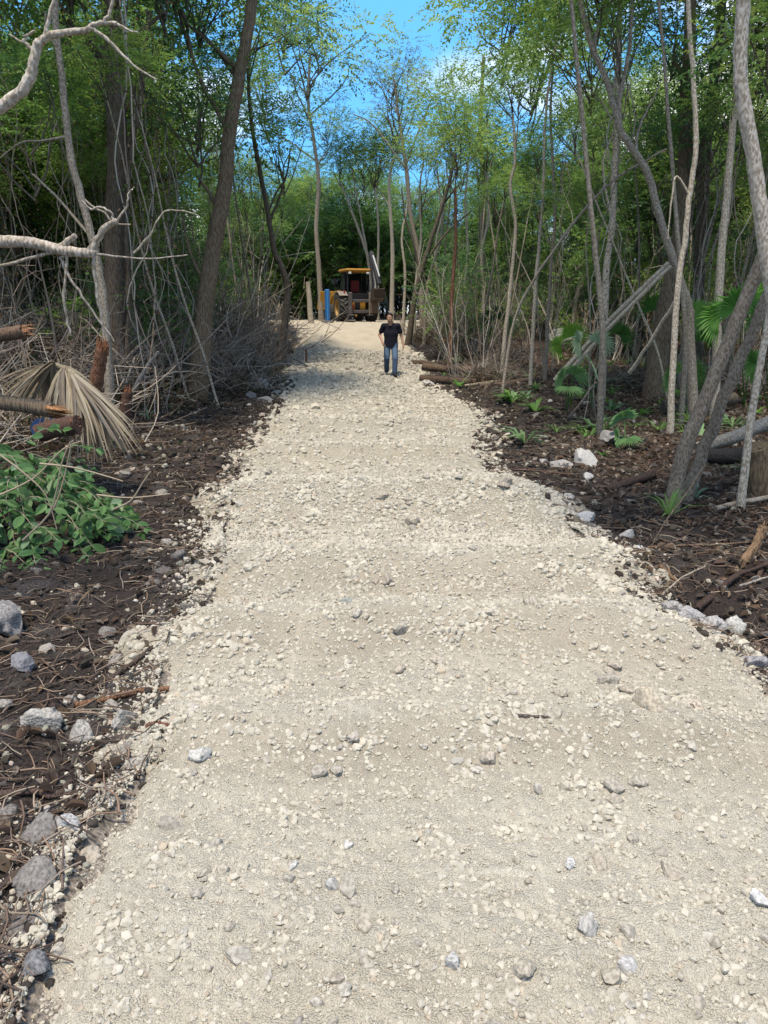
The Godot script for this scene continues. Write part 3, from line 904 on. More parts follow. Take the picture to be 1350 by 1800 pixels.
	t.call("forest_tree", "dark crooked stem behind the walking man leaning over bare saplings", [Vector3(0.917, 0.587, -31), Vector3(1.208, 2.741, -31), Vector3(1.667, 4.409, -31), Vector3(1.997, 5.429, -31), Vector3(2.439, 6.827, -31), Vector3(2.629, 7.806, -31)], 0.12, 0.05, DUSK, [[3, 1.0, 1.0], [8, Vector3(2.906, 6.688, -31.4), 0.7, "dead_leaf"]], "dark_bark", [[[Vector3(1.376, 3.372, -31), Vector3(1.146, 4.615, -31), Vector3(0.793, 5.631, -31), Vector3(0.659, 6.63, -31)], 0.06, 0.025], [[Vector3(1.523, 3.893, -31), Vector3(2.18, 4.819, -31), Vector3(2.686, 5.328, -31), Vector3(3.316, 5.832, -31)], 0.05, 0.02]])
	for q in [["pale stem rising straight behind the walking man's shoulder", [Vector3(0.806, 0.92, -34), Vector3(0.885, 3.724, -34), Vector3(0.734, 5.083, -34), Vector3(0.96, 6.413, -34), Vector3(0.858, 7.716, -34)]], ["second pale stem in the clump behind the walking man", [Vector3(1.314, 0.902, -34.5), Vector3(1.364, 3.282, -34.5), Vector3(1.561, 5.126, -34.5), Vector3(1.469, 6.92, -34.5), Vector3(1.641, 8.234, -34.5)]], ["pale stem bowing outward from the clump behind the walking man", [Vector3(1.66, 0.954, -33), Vector3(1.794, 3.231, -33), Vector3(2.297, 4.995, -33), Vector3(2.429, 6.499, -33), Vector3(2.926, 7.551, -33)]], ["forked bare sapling beside the dark crooked stem", [Vector3(2.094, 0.937, -33.5), Vector3(2.255, 2.792, -33.5), Vector3(2.106, 4.596, -33.5), Vector3(2.316, 5.916, -33.5), Vector3(2.174, 7.422, -33.5)]], ["tallest bare sapling above the far leaf litter", [Vector3(3.15, 0.989, -32), Vector3(3.174, 2.761, -32), Vector3(3.286, 4.484, -32), Vector3(3.147, 6.366, -32), Vector3(3.273, 8.19, -32)]], ["grey sapling with a kink over the far leaf litter", [Vector3(3.607, 0.848, -30), Vector3(3.719, 2.72, -30), Vector3(3.59, 4.136, -30), Vector3(3.796, 5.517, -30), Vector3(3.621, 7.056, -30)]]]:
		t.call("sapling", q[0], q[1], 0.065, 0.03, PALE if rng.randf() < 0.6 else GREYISH, [[7, 1.0, 1.0]])
	t.call("forest_tree", "reddish-brown straight stem at the track edge past the logs", [Vector3(2.108, 0.311, -25.5), Vector3(2.155, 1.572, -25.5), Vector3(2.15, 2.627, -25.5), Vector3(2.189, 3.318, -25.5), Vector3(2.237, 4.337, -25.5), Vector3(2.185, 5.826, -25.5)], 0.075, 0.05, Color(0.21, 0.11, 0.075), [[3, 1.0, 0.9]], "dark_bark")
	t.call("forest_tree", "bright green feathery tree towering at the sky gap's sunny edge", [Vector3(5.03, 0.711, -40), Vector3(4.843, 4.814, -40), Vector3(4.798, 7.945, -40), Vector3(4.575, 10.704, -40), Vector3(4.617, 13.6, -40)], 0.16, 0.08, GREYISH, [[3, Vector3(5.444, 12.648, -40), 1.8, "bright_leaf"], [2, Vector3(6.574, 14.072, -40), 1.9, "bright_leaf"], [3, Vector3(6.702, 10.248, -39), 1.9, "bright_leaf"], [5, Vector3(4.782, 8.454, -40), 1.3, "bright_leaf"], [0, Vector3(5.402, 6.396, -40), 1.2]])
	# the light side
	t.call("sapling", "bent pale stem over the leaf litter nearest the reddish stem", [Vector3(3.276, 0.399, -22), Vector3(3.381, 1.797, -22), Vector3(3.482, 3.151, -22), Vector3(3.526, 4.319, -22), Vector3(3.348, 5.315, -22), Vector3(3.439, 6.011, -22), Vector3(3.349, 7.102, -22)], 0.06, 0.03, PALE, [[7, 1.0, 1.1]])
	t.call("sapling", "long thin stem with a slow curve between two shorter saplings", [Vector3(3.74, 0.41, -20), Vector3(3.755, 2.513, -20), Vector3(3.801, 3.854, -20), Vector3(3.839, 5.022, -20), Vector3(3.814, 6.279, -20), Vector3(3.857, 7.254, -20), Vector3(4.049, 8.553, -20)], 0.05, 0.025, PALE, [[6, 1.0, 0.8]])
	t.call("sapling", "thin stem with twiggy bare side shoots by the green fan palms", [Vector3(4.317, 0.477, -21), Vector3(4.328, 3.103, -21), Vector3(4.371, 4.218, -21), Vector3(4.253, 5.569, -21), Vector3(4.126, 6.875, -21), Vector3(4.127, 7.888, -21)], 0.05, 0.03, GREYISH, [[7, 1.0, 1.0]], "pale_bark", [[[Vector3(4.312, 4.492, -21), Vector3(4.47, 5.034, -21), Vector3(4.44, 5.569, -21)], 0.02, 0.008], [[Vector3(4.306, 3.804, -21), Vector3(4.006, 4.218, -21), Vector3(3.907, 4.764, -21)], 0.02, 0.008]])
	t.call("forest_tree", "straight pale tree behind the leaning poles", [Vector3(4.755, 0.418, -17), Vector3(4.676, 2.912, -17), Vector3(4.729, 3.815, -17), Vector3(4.695, 4.908, -17), Vector3(4.667, 5.757, -17), Vector3(4.631, 6.988, -17), Vector3(4.548, 8.364, -17)], 0.075, 0.05, PALE, [[0, Vector3(4.269, 6.292, -17.5), 0.8], [0, 1.0, 1.1]], "pale_bark", [[[Vector3(4.721, 3.926, -17), Vector3(4.463, 4.908, -17), Vector3(4.59, 5.547, -17), Vector3(4.845, 5.965, -17)], 0.03, 0.012]])
	t.call("forest_tree", "crooked mottled tree that zigzags up to a fork", [Vector3(5.644, 0.613, -14), Vector3(5.412, 1.614, -14), Vector3(5.325, 2.198, -14), Vector3(5.169, 2.58, -14), Vector3(5.005, 2.957, -14), Vector3(4.759, 3.512, -14), Vector3(4.447, 4.324, -14), Vector3(4.208, 4.677, -14), Vector3(3.934, 5.025, -14), Vector3(3.796, 5.369, -14), Vector3(3.591, 5.875, -14), Vector3(3.359, 6.29, -14), Vector3(3.024, 7.258, -14)], 0.082, 0.04, GREYISH, [[3, Vector3(3.563, 6.61, -14.5), 0.8], [6, Vector3(3.851, 5.875, -14), 0.8]], "pale_bark", [[[Vector3(3.89, 5.111, -14), Vector3(3.889, 5.623, -14), Vector3(3.985, 6.29, -14), Vector3(3.944, 7.258, -14)], 0.045, 0.025], [[Vector3(4.208, 4.677, -14), Vector3(4.218, 5.025, -14), Vector3(4.358, 5.369, -14), Vector3(4.515, 5.708, -14)], 0.03, 0.012]])
	t.call("sapling", "slender whitish tree crossing in front of the thick brown trunk", [Vector3(4.644, 0.498, -12.5), Vector3(4.561, 2.358, -12.5), Vector3(4.603, 3.114, -12.5), Vector3(4.617, 3.766, -12.5), Vector3(4.639, 4.401, -12.5), Vector3(4.577, 5.018, -12.5), Vector3(4.398, 5.988, -12.5), Vector3(4.298, 6.846, -12.5)], 0.05, 0.035, PALE, [[6, 1.0, 1.0]], "pale_bark", [[[Vector3(4.621, 3.806, -12.5), Vector3(4.398, 4.086, -12.5), Vector3(4.351, 3.846, -12.5), Vector3(4.342, 3.197, -12.5)], 0.02, 0.01]])
	t.call("forest_tree", "thick brown trunk on the light side with leafy vines round its middle", [Vector3(6.057, 0.241, -17.5), Vector3(6.156, 1.98, -17.5), Vector3(6.278, 2.936, -17.5), Vector3(6.349, 3.865, -17.5), Vector3(6.323, 4.769, -17.5), Vector3(6.219, 6.079, -17.5), Vector3(6.178, 7.338, -17.5), Vector3(6.073, 8.745, -17.5)], 0.22, 0.1, BROWN, [[4, Vector3(6.485, 4.195, -17.4), 0.8, "dark_leaf"], [6, Vector3(6.548, 4.958, -17.3), 1.0, "dark_leaf"], [0, Vector3(6.015, 7.061, -18), 0.8], [0, 1.0, 1.2]], "dark_bark")
	t.call("forest_tree", "upright grey-white tree between the thick brown trunk and the pale leaning trunk", [Vector3(6.208, 0.348, -14.5), Vector3(6.018, 2.793, -14.5), Vector3(6.015, 3.752, -14.5), Vector3(5.992, 4.678, -14.5), Vector3(5.979, 5.574, -14.5), Vector3(5.938, 6.61, -14.5), Vector3(5.871, 7.606, -14.5)], 0.075, 0.05, PALE, [[3, 1.0, 1.0], [7, Vector3(6.01, 5.13, -14.5), 0.8]])
	t.call("forest_tree", "dark trunk curving away high above the leafy vines", [Vector3(7.591, 0.22, -19), Vector3(7.379, 3.389, -19), Vector3(7.295, 5.239, -19), Vector3(7.275, 6.536, -19), Vector3(7.356, 7.563, -19), Vector3(7.313, 9.101, -19)], 0.13, 0.09, DUSK, [[8, Vector3(7.988, 7.007, -19.5), 0.9, "dead_leaf"], [0, 1.0, 1.2], [1, Vector3(8.602, 5.906, -20), 1.0]], "dark_bark")
	t.call("leaning_tree", "pale smooth trunk closest to the camera, bowing in from the picture's edge", [Vector3(3.658, 0.14, -6.6), Vector3(3.507, 0.91, -6.6), Vector3(3.296, 1.871, -6.6), Vector3(3.084, 2.635, -6.6), Vector3(2.972, 3.064, -6.6), Vector3(2.865, 3.438, -6.6), Vector3(2.774, 3.721, -6.6), Vector3(2.725, 3.998, -6.6), Vector3(2.702, 4.382, -6.6), Vector3(2.626, 4.826, -6.6), Vector3(2.512, 5.463, -6.6)], 0.066, 0.046, Color(0.50, 0.46, 0.41), [[3, 1.0, 0.9]])
	t.call("leaning_tree", "pair of mottled trunks leaning together from one foot by the leaf litter", [Vector3(3.199, -0.094, -8.4), Vector3(3.287, 0.585, -8.4), Vector3(3.473, 1.208, -8.4), Vector3(3.675, 1.867, -8.4), Vector3(3.848, 2.445, -8.4), Vector3(3.962, 2.809, -8.4), Vector3(4.203, 3.541, -8.4), Vector3(4.273, 4.265, -8.4)], 0.08, 0.06, Color(0.26, 0.22, 0.18), [[3, 1.0, 0.9]], "pale_bark", [[[Vector3(3.485, -0.117, -8.75), Vector3(3.674, 0.621, -8.75), Vector3(3.891, 1.361, -8.75), Vector3(4.096, 1.98, -8.75), Vector3(4.301, 2.577, -8.75), Vector3(4.588, 3.379, -8.75), Vector3(4.708, 4.196, -8.75)], 0.074, 0.056]])
	t.call("sapling", "thin grey stem slanting up behind the leaning pair of trunks", [Vector3(3.892, -0.01, -8.2), Vector3(3.893, 0.621, -8.2), Vector3(3.896, 1.109, -8.2), Vector3(3.933, 1.7, -8.2), Vector3(3.953, 2.157, -8.2), Vector3(3.908, 2.927, -8.2), Vector3(3.794, 3.964, -8.2)], 0.045, 0.03, PALE, [[7, 1.0, 1.0]])
	# poles and stems that lean on others
	for q in [["upper of two long bare poles leaning across the light-side saplings", [Vector3(3.328, 0.838, -15.2), Vector3(4.167, 2, -14.6), Vector3(4.919, 2.938, -14)], 0.05, 0.04], ["lower of two long bare poles leaning across the light-side saplings", [Vector3(3.352, 0.811, -15), Vector3(4.214, 1.982, -14.4), Vector3(4.892, 2.87, -13.8)], 0.042, 0.035], ["thin dark stem leaning far over and resting in the zigzag tree", [Vector3(2.442, 0.517, -16), Vector3(2.626, 1.991, -16), Vector3(3.167, 3.152, -15.5), Vector3(3.989, 4.292, -15), Vector3(4.917, 4.86, -14.6)], 0.035, 0.018], ["short whitish pole propped against the slender whitish tree", [Vector3(4.379, 1.068, -14), Vector3(4.6, 1.726, -13.5), Vector3(4.747, 2.324, -13)], 0.036, 0.025], ["thin broken stick slanting out of the soil below the fan palms", [Vector3(3.445, 0.223, -14.4), Vector3(3.801, 0.897, -14)], 0.018, 0.014]]:
		var o: Vector3 = q[1][0]
		var root := thing("leaning_pole", q[0], "pole", o)
		part("pole", wood(local(q[1], o), q[2], q[3], 7, GREYISH if q[2] < 0.036 else PALE, 5, 0.008).mesh(mats.pale_bark), root)
	# bare white limbs that reach in over the brush
	var dead := thing("dead_branch", "pale bare limb curving up across the shady leaves, forking at its top", "branch", Vector3(-2.905, 2.86, -5.2))
	var o := dead.position
	part("limb", wood(local([Vector3(-2.905, 2.86, -5.2), Vector3(-2.578, 3.17, -5.2), Vector3(-2.35, 3.314, -5.2), Vector3(-2.206, 3.409, -5.2), Vector3(-2.136, 3.508, -5.2), Vector3(-2.101, 3.61, -5.2), Vector3(-2.065, 3.681, -5.2)], o), 0.042, 0.027, 9, Color(0.46, 0.43, 0.39), 5, 0.003).mesh(mats.pale_bark), dead)
	for q in [[[Vector3(-2.073, 3.672, -5.2), Vector3(-1.994, 3.711, -5.2), Vector3(-1.907, 3.726, -5.2), Vector3(-1.787, 3.738, -5.2), Vector3(-1.74, 3.763, -5.2), Vector3(-1.688, 3.778, -5.2), Vector3(-1.597, 3.772, -5.2)], 0.026, 0.012], [[Vector3(-1.752, 3.748, -5.2), Vector3(-1.687, 3.711, -5.2), Vector3(-1.608, 3.641, -5.2), Vector3(-1.513, 3.549, -5.2), Vector3(-1.381, 3.471, -5.2)], 0.014, 0.005], [[Vector3(-1.671, 3.778, -5.2), Vector3(-1.636, 3.832, -5.2), Vector3(-1.593, 3.927, -5.2)], 0.012, 0.008], [[Vector3(-2.085, 3.626, -5.2), Vector3(-2.131, 3.644, -5.2), Vector3(-2.155, 3.675, -5.2), Vector3(-2.137, 3.711, -5.2), Vector3(-2.087, 3.735, -5.2)], 0.016, 0.006], [[Vector3(-2.152, 3.669, -5.2), Vector3(-2.201, 3.687, -5.2), Vector3(-2.239, 3.717, -5.2)], 0.008, 0.004], [[Vector3(-2.029, 3.705, -5.2), Vector3(-2.007, 3.778, -5.2), Vector3(-1.955, 3.912, -5.2)], 0.014, 0.009], [[Vector3(-1.597, 3.772, -5.2), Vector3(-1.531, 3.741, -5.2), Vector3(-1.471, 3.723, -5.2)], 0.01, 0.004]]:
		part("branch", wood(local(q[0], o), q[1], q[2], 6, Color(0.42, 0.39, 0.35), 4, 0.004).mesh(mats.pale_bark), dead)
	part("snapped_trunk", wood(local([Vector3(-2.905, 2.86, -5.2), Vector3(-3.113, 2.556, -5.2), Vector3(-3.443, 1.548, -5.2), Vector3(-3.613, 0.762, -5.2)], o), 0.06, 0.1, 8, GREYISH, 4).mesh(mats.dark_bark), dead)
	dead = thing("dead_branch", "stout whitish limb lying level over the brush, broken at its upturned end", "branch", Vector3(-3.144, 2.554, -5.6))
	o = dead.position
	part("limb", wood(local([Vector3(-3.144, 2.554, -5.6), Vector3(-2.865, 2.591, -5.6), Vector3(-2.633, 2.576, -5.6), Vector3(-2.439, 2.569, -5.6), Vector3(-2.249, 2.525, -5.6), Vector3(-2.094, 2.502, -5.6), Vector3(-1.993, 2.495, -5.6)], o), 0.046, 0.032, 9, Color(0.44, 0.40, 0.36), 5, 0.004).mesh(mats.pale_bark), dead)
	for q in [[[Vector3(-2.025, 2.495, -5.6), Vector3(-1.979, 2.562, -5.6), Vector3(-1.916, 2.657, -5.6), Vector3(-1.818, 2.709, -5.6)], 0.03, 0.02], [[Vector3(-2.228, 2.532, -5.6), Vector3(-2.165, 2.576, -5.6), Vector3(-2.111, 2.613, -5.6)], 0.03, 0.018], [[Vector3(-1.823, 2.701, -5.6), Vector3(-1.867, 2.767, -5.6), Vector3(-1.927, 2.796, -5.6), Vector3(-1.99, 2.781, -5.6), Vector3(-2.043, 2.832, -5.6)], 0.01, 0.006], [[Vector3(-1.818, 2.709, -5.6), Vector3(-1.736, 2.81, -5.6), Vector3(-1.736, 2.864, -5.6), Vector3(-1.685, 2.925, -5.6)], 0.008, 0.004], [[Vector3(-2.009, 2.495, -5.6), Vector3(-1.861, 2.48, -5.6), Vector3(-1.628, 2.461, -5.6), Vector3(-1.352, 2.487, -5.6)], 0.009, 0.004], [[Vector3(-1.997, 2.495, -5.6), Vector3(-2.004, 2.292, -5.6), Vector3(-1.978, 2.062, -5.6), Vector3(-1.96, 1.906, -5.6)], 0.014, 0.008], [[Vector3(-2.173, 2.502, -5.6), Vector3(-2.226, 2.443, -5.6), Vector3(-2.155, 2.292, -5.6), Vector3(-2.052, 2.12, -5.6), Vector3(-1.911, 1.906, -5.6)], 0.014, 0.006], [[Vector3(-2.25, 2.51, -5.6), Vector3(-2.411, 2.473, -5.6), Vector3(-2.654, 2.413, -5.6), Vector3(-2.815, 2.383, -5.6)], 0.013, 0.01], [[Vector3(-2.182, 2.487, -5.6), Vector3(-2.222, 2.292, -5.6), Vector3(-2.233, 2.062, -5.6), Vector3(-2.213, 1.945, -5.6)], 0.011, 0.007], [[Vector3(-1.723, 2.499, -5.6), Vector3(-1.609, 2.61, -5.6), Vector3(-1.509, 2.756, -5.6), Vector3(-1.372, 2.774, -5.6), Vector3(-1.258, 2.738, -5.6)], 0.008, 0.003]]:
		part("branch", wood(local(q[0], o), q[1], q[2], 6, Color(0.38, 0.35, 0.31), 4, 0.005).mesh(mats.pale_bark), dead)
	part("snapped_trunk", wood(local([Vector3(-3.144, 2.554, -5.6), Vector3(-3.471, 2.216, -5.6), Vector3(-3.688, 1.505, -5.6), Vector3(-3.891, 0.659, -5.6)], o), 0.06, 0.1, 8, GREYISH, 4).mesh(mats.dark_bark), dead)

func vines() -> void:
	rng.seed = 33
	var forms := []
	for k in 5:
		var root := thing("hanging_vine", "", "vine")
		var s := Shape.new()
		for q in 3:
			var p := [Vector3(rng.randfn() * 0.15, 6.2, 0)]
			for j in 7:
				p.append(Vector3(rng.randfn() * 0.13 + q * 0.1, 6.2 - (j + 1) * 0.9, rng.randfn() * 0.13))
			s.tube(smooth_path(p, 4, 0.01), taper(29, 0.012, 0.008), 4, [Color(0.27, 0.235, 0.20), Color(0.17, 0.14, 0.115), Color(0.32, 0.29, 0.25)][q])
		part("stem", s.mesh(mats.twig), root)
		var f := Shape.new()
		for q in 420:
			var y := 6.0 - pow(rng.randf(), 1.6) * 4.5
			var d := random_dir()
			f.leaf(Vector3(rng.randfn() * 0.28, y, rng.randfn() * 0.28), d, d.cross(random_dir()).normalized(), 0.07, 0.035, jitter([Color(0.09, 0.065, 0.045), Color(0.13, 0.09, 0.06), Color(0.07, 0.12, 0.035)][rng.randi() % 3], 0.3))
		var o := part("dry_leaves", f.mesh(mats.dead_leaf), root)
		o.set_meta("kind", "stuff")
		forms.append(root)
	var made := 0
	for q in 64:
		var shady := q % 3 != 0
		var d := rng.randf_range(13.0, 34.0)
		var x := rng.randf_range(-0.5 * d - 1.0, -4.2) if shady else rng.randf_range(4.0, 0.5 * d + 1.0)
		if off_track(x, d) < 1.2:
			continue
		var zone: String = ["over the nearest brush", "before the tree wall", "between the first trees", "deep in the woods", "far back in the woods"][int((d - 13.0) / 4.3)]
		var label: String = "%s vines hanging %s on the %s side" % [["thin withered", "tangled grey", "loose looping"][(q / 3) % 3], zone, "shady" if shady else "light"]
		var at := Vector3(x, soil(x, -d), -d)
		if made < 5:
			forms[made].position = at
			forms[made].set_meta("label", label)
			forms[made].set_meta("group", "hanging vines")
		else:
			copy(forms[q % 5], at, rng.randf() * TAU, rng.randf_range(0.8, 1.3), label, "hanging vines")
		made += 1

# ---------------------------------------------------------------- palms, cut branches, rocks, logs
func fan(s: Shape, hub: Vector3, d: Vector3, face: Vector3, rad: float, blades: int, spread: float, col: Color, droop := 0.25) -> void:
	# a palmate leaf: pleated blades that fan out from the hub, split over their outer half
	var side := d.cross(face).normalized()
	var nrm := side.cross(d).normalized()
	for k in blades:
		var a := lerpf(-spread, spread, (k + 0.5) / blades)
		var w := spread * 2.0 / blades * 0.5
		var r := rad * (1.0 - 0.22 * pow(absf(a) / spread, 3.0)) * rng.randf_range(0.92, 1.05)
		var m := d * cos(a) + side * sin(a)
		var e0 := (d * cos(a - w) + side * sin(a - w)) * r * 0.55 - nrm * 0.015
		var e1 := (d * cos(a + w) + side * sin(a + w)) * r * 0.55 - nrm * 0.015
		var mid := m * r * 0.55 + nrm * 0.012 - Vector3.UP * droop * r * 0.1
		var end := m * r - Vector3.UP * droop * r * rng.randf_range(0.5, 1.2)
		var cc := jitter(col, 0.15)
		s.tri(hub, hub + e0, hub + mid, cc)
		s.tri(hub, hub + mid, hub + e1, cc)
		s.tri(hub + e0, hub + end, hub + mid, cc)
		s.tri(hub + mid, hub + end, hub + e1, cc)

func fan_palm(label: String, at: Vector3, fronds: Array, col: Color) -> void:
	# fronds: [hub point, direction, blade length]
	at.y = soil(at.x, at.z)
	var root := thing("fan_palm", label, "palm", at)
	var stem := Shape.new()
	stem.tube(PackedVector3Array([Vector3(0, -0.1, 0), Vector3(0, 0.05, 0), Vector3(0.01, 0.16, 0)]), PackedFloat32Array([0.04, 0.045, 0.03]), 6, BROWN, 0.1)
	part("stem", stem.mesh(mats.dark_bark), root)
	for f in fronds:
		var hub: Vector3 = f[0] - at
		var d: Vector3 = (f[1] as Vector3).normalized()
		var s := Shape.new()
		fan(s, Vector3.ZERO, d, Vector3(0.1, 0.35, 1.0), f[2], 26, 2.0, col)
		var o := part("frond", s.mesh(mats.palm), root)
		o.position = hub
		var st := Shape.new()
		st.tube(smooth_path([-hub + Vector3(0, 0.08, 0), -hub * 0.45 + Vector3(0, 0.1, 0), Vector3.ZERO], 4), taper(9, 0.012, 0.006), 5, col * grey(0.8))
		part("stalk", st.mesh(mats.palm), o)

func boulder(called: String, label: String, at: Vector3, size: Vector3, seed_: int, mat: String, col: Color, sink := 0.34) -> MeshInstance3D:
	var s := rock(seed_, 3, 0.3, 7)
	for k in s.c.size():
		s.c[k] = col * grey(0.86)
	var o := part(called, s.mesh(mats[mat]), self)
	rng.seed = seed_
	o.transform = Transform3D(Basis(Vector3.UP, rng.randf() * TAU) , at)
	o.scale = size
	o.position.y = top(at.x, at.z) + size.y * (0.8 - sink * 1.6)
	tag(o, label, "rock")
	return o

func log_(called: String, label: String, pts: Array, r0: float, r1: float, col: Color, bark := "dark_bark", torn := Color(-1, 0, 0), torn_len := 0.0, category := "log") -> Node3D:
	var o: Vector3 = pts[0]
	var root := thing(called, label, category, o)
	part("bark", wood(local(pts, o), r0, r1, 16, col, 5, r0 * 0.06, 0.0, -0.07).mesh(mats[bark]), root)
	if torn.r >= 0.0:   # the splintered end: long shards of raw wood
		var e: Vector3 = pts[-1] - o
		var d: Vector3 = (e - (pts[-2] - o)).normalized()
		for k in 13:
			var u := random_dir()
			u = (u - d * u.dot(d)).normalized()
			var p: Vector3 = e + u * r1 * rng.randf_range(0.1, 0.85) - d * 0.05
			var s := Shape.new()
			var q: Vector3 = p + (d + u * rng.randf_range(-0.1, 0.3)).normalized() * torn_len * rng.randf_range(0.3, 1.0)
			s.tube(PackedVector3Array([p, p.lerp(q, 0.5) + random_dir() * 0.006, q]), PackedFloat32Array([r1 * 0.38, r1 * 0.26, 0.002]), 5, jitter(torn, 0.2), 0.25, k)
			part("splinter", s.mesh(mats.rotten_wood), root)
	return root

func brush_form(seed_: int, count: int, rad: float, high: float, dry := 0) -> Node3D:
	rng.seed = seed_
	var root := thing("brush_heap", "", "brush heap")
	var s := Shape.new()
	for k in count:
		var a := Vector3(rng.randfn() * rad * 0.6, rng.randf() * high * 0.5, rng.randfn() * rad * 0.6)
		var d := random_dir()
		d.y = absf(d.y) * 0.7
		d = d.normalized()
		var l := rng.randf_range(0.4, 1.5) * rad
		var b := a + d * l + random_dir() * 0.1
		b.y = maxf(b.y, 0.02)
		var col: Color = [GREYISH * grey(0.8), BROWN, DUSK, Color(0.28, 0.235, 0.19)][rng.randi() % 4]
		var r := rng.randf_range(0.005, 0.016) * (1.6 if rng.randf() < 0.12 else 1.0)
		s.tube(smooth_path([a, a.lerp(b, 0.5) + random_dir() * l * 0.12, b], 3), taper(7, r, r * 0.4), 4, col)
		for q in 2:
			var p := a.lerp(b, rng.randf_range(0.3, 0.9))
			s.tube(PackedVector3Array([p, p + (d + random_dir() * 0.8).normalized() * l * 0.22, p + (d + random_dir()).normalized() * l * 0.4]), PackedFloat32Array([r * 0.5, r * 0.4, r * 0.2]), 3, col)
	var t := part("twigs", s.mesh(mats.twig), root)
	t.set_meta("kind", "stuff")
	var f := Shape.new()
	for k in count * 15:
		var p := Vector3(rng.randfn() * rad * 0.6, 0, rng.randfn() * rad * 0.6)
		p.y = rng.randf() * high * 0.75 * exp(-(p.length_squared() / (rad * rad)) * 1.3)
		var col: Color = [Color(0.11, 0.07, 0.042), Color(0.075, 0.055, 0.04), Color(0.14, 0.09, 0.05), Color(0.05, 0.08, 0.03)][rng.randi() % 4]
		var d := random_dir()
		f.leaf(p, d, d.cross(random_dir()).normalized(), rng.randf_range(0.05, 0.11), rng.randf_range(0.025, 0.05), jitter(col, 0.25))
	t = part("dry_leaves", f.mesh(mats.dead_leaf), root)
	t.set_meta("kind", "stuff")
	return root

func make_brush() -> void:
	var forms := [brush_form(401, 130, 0.9, 1.1), brush_form(402, 150, 1.1, 0.9), brush_form(403, 110, 0.75, 1.5)]
	rng.seed = 44
	var spots := [
		["tangled heap of grey sticks in front of the thick vine-wrapped trunk", Vector3(-5.641, 0.174, -18.14), 1.20], ["twiggy heap between the dead palm leaf and the thick trunk", Vector3(-5.911, 0.136, -16.26), 1.32], ["high brown brush heap above the dead palm leaf at the picture's edge", Vector3(-6.899, 0.103, -14.74), 1.62],
		["heap of dead sticks and brown leaves under the leaning brown trunk", Vector3(-5.519, 0.275, -21.99), 1.44], ["low brush heap spilling toward the whitish rocks", Vector3(-4.296, 0.256, -21.46), 1.20], ["brush heap behind the whitish rocks by the track's shady edge", Vector3(-4.29, 0.372, -24.14), 1.08],
		["brush heap across the track's edge from the wooden stake", Vector3(-4.247, 0.494, -26.09), 0.96], ["dusty brush heap beside the sandy mound", Vector3(-4.417, 0.78, -29.62), 0.96], ["furthest brush heap before the digger's bucket", Vector3(-4.629, 1.057, -32.72), 0.96],
		["thick dead brush standing below the slim bending trunk", Vector3(-7.295, 0.163, -17.63), 1.5], ["dark brush wall at the picture's edge under the level whitish limb", Vector3(-9.49, 0.174, -18.14), 1.8], ["tall brush pile deep behind the leaning brown trunk", Vector3(-5.463, 0.524, -26.51), 1.6], ["sprawling stick heap behind the twiggy heap", Vector3(-7.495, 0.351, -23.74), 2.04], ["brush heap in the shade between dark wavy stem and leaning trunk", Vector3(-5.627, 0.767, -29.47), 1.80],
		["brush heap that carries the torn logs at the picture's edge", Vector3(-6.887, 0.061, -12.63), 1.25], ["sticks bunched under the splintered grey log", Vector3(-6.31, 0.066, -12.9), 0.9], ["matted sticks right behind the cut green branches", Vector3(-5.409, 0.04, -11.43), 1.0], ["grey twig mat along the shady verge below the leaning brown trunk", Vector3(-4.426, 0.197, -19.24), 0.9], ["twig mat on the verge past the whitish rocks", Vector3(-3.583, 0.197, -19.24), 0.7], ["tall dead tangle behind the slim bending trunk", Vector3(-7.823, 0.226, -20.44), 1.9], ["wide dead tangle between thick trunk and leaning brown trunk", Vector3(-6.633, 0.351, -23.74), 1.9], ["dead tangle in front of the dark wavy stem", Vector3(-4.744, 0.636, -27.97), 1.1],
		["small pile of sticks among the fallen logs on the light side", Vector3(2.959, 0.275, -21.99), 0.7], ["loose sticks under the bent pale stem", Vector3(4.072, 0.388, -24.42), 0.8], ["scrubby sticks beside the thick brown trunk's foot", Vector3(6.394, 0.197, -19.24), 0.7], ["dead sticks behind the leaning pair of trunks", Vector3(7.765, 0.174, -18.14), 0.8], ["dead tangle on the bank beyond the far logs", Vector3(2.588, 0.699, -28.71), 0.9], ["dead tangle under the clump of pale stems", Vector3(2.07, 1.16, -33.95), 1.2],
	]
	var k := 0
	for q in spots:
		var at: Vector3 = q[1]
		at.y = soil(at.x, at.z) - 0.03
		if k < 3:
			forms[k].position = at
			forms[k].scale = Vector3.ONE * q[2]
			forms[k].set_meta("label", q[0])
		else:
			copy(forms[k % 3], at, rng.randf() * TAU, q[2], q[0])
		k += 1

func leaf_form(l: float, w: float, curl: float, mat: Material) -> ArrayMesh:
	# a broad leaf with a midrib fold, a curved blade and a pointed tip; about 20 triangles
	var s := Shape.new()
	var prof_ := [0.0, 0.62, 0.95, 1.0, 0.78, 0.0]
	for k in 6:
		var t := k / 5.0
		var y := -curl * l * t * t
		for j in [-1, 0, 1]:
			s.v.append(Vector3(j * w * 0.5 * prof_[k], y + absf(j) * w * 0.16 * prof_[k], -t * l))
			s.c.append(Color.WHITE if j != 0 else Color(1.25, 1.2, 1.1))
	for k in 5:
		for j in 2:
			var a := k * 3 + j
			s.i.append_array([a, a + 3, a + 1, a + 1, a + 3, a + 4])
	return s.mesh(mat)

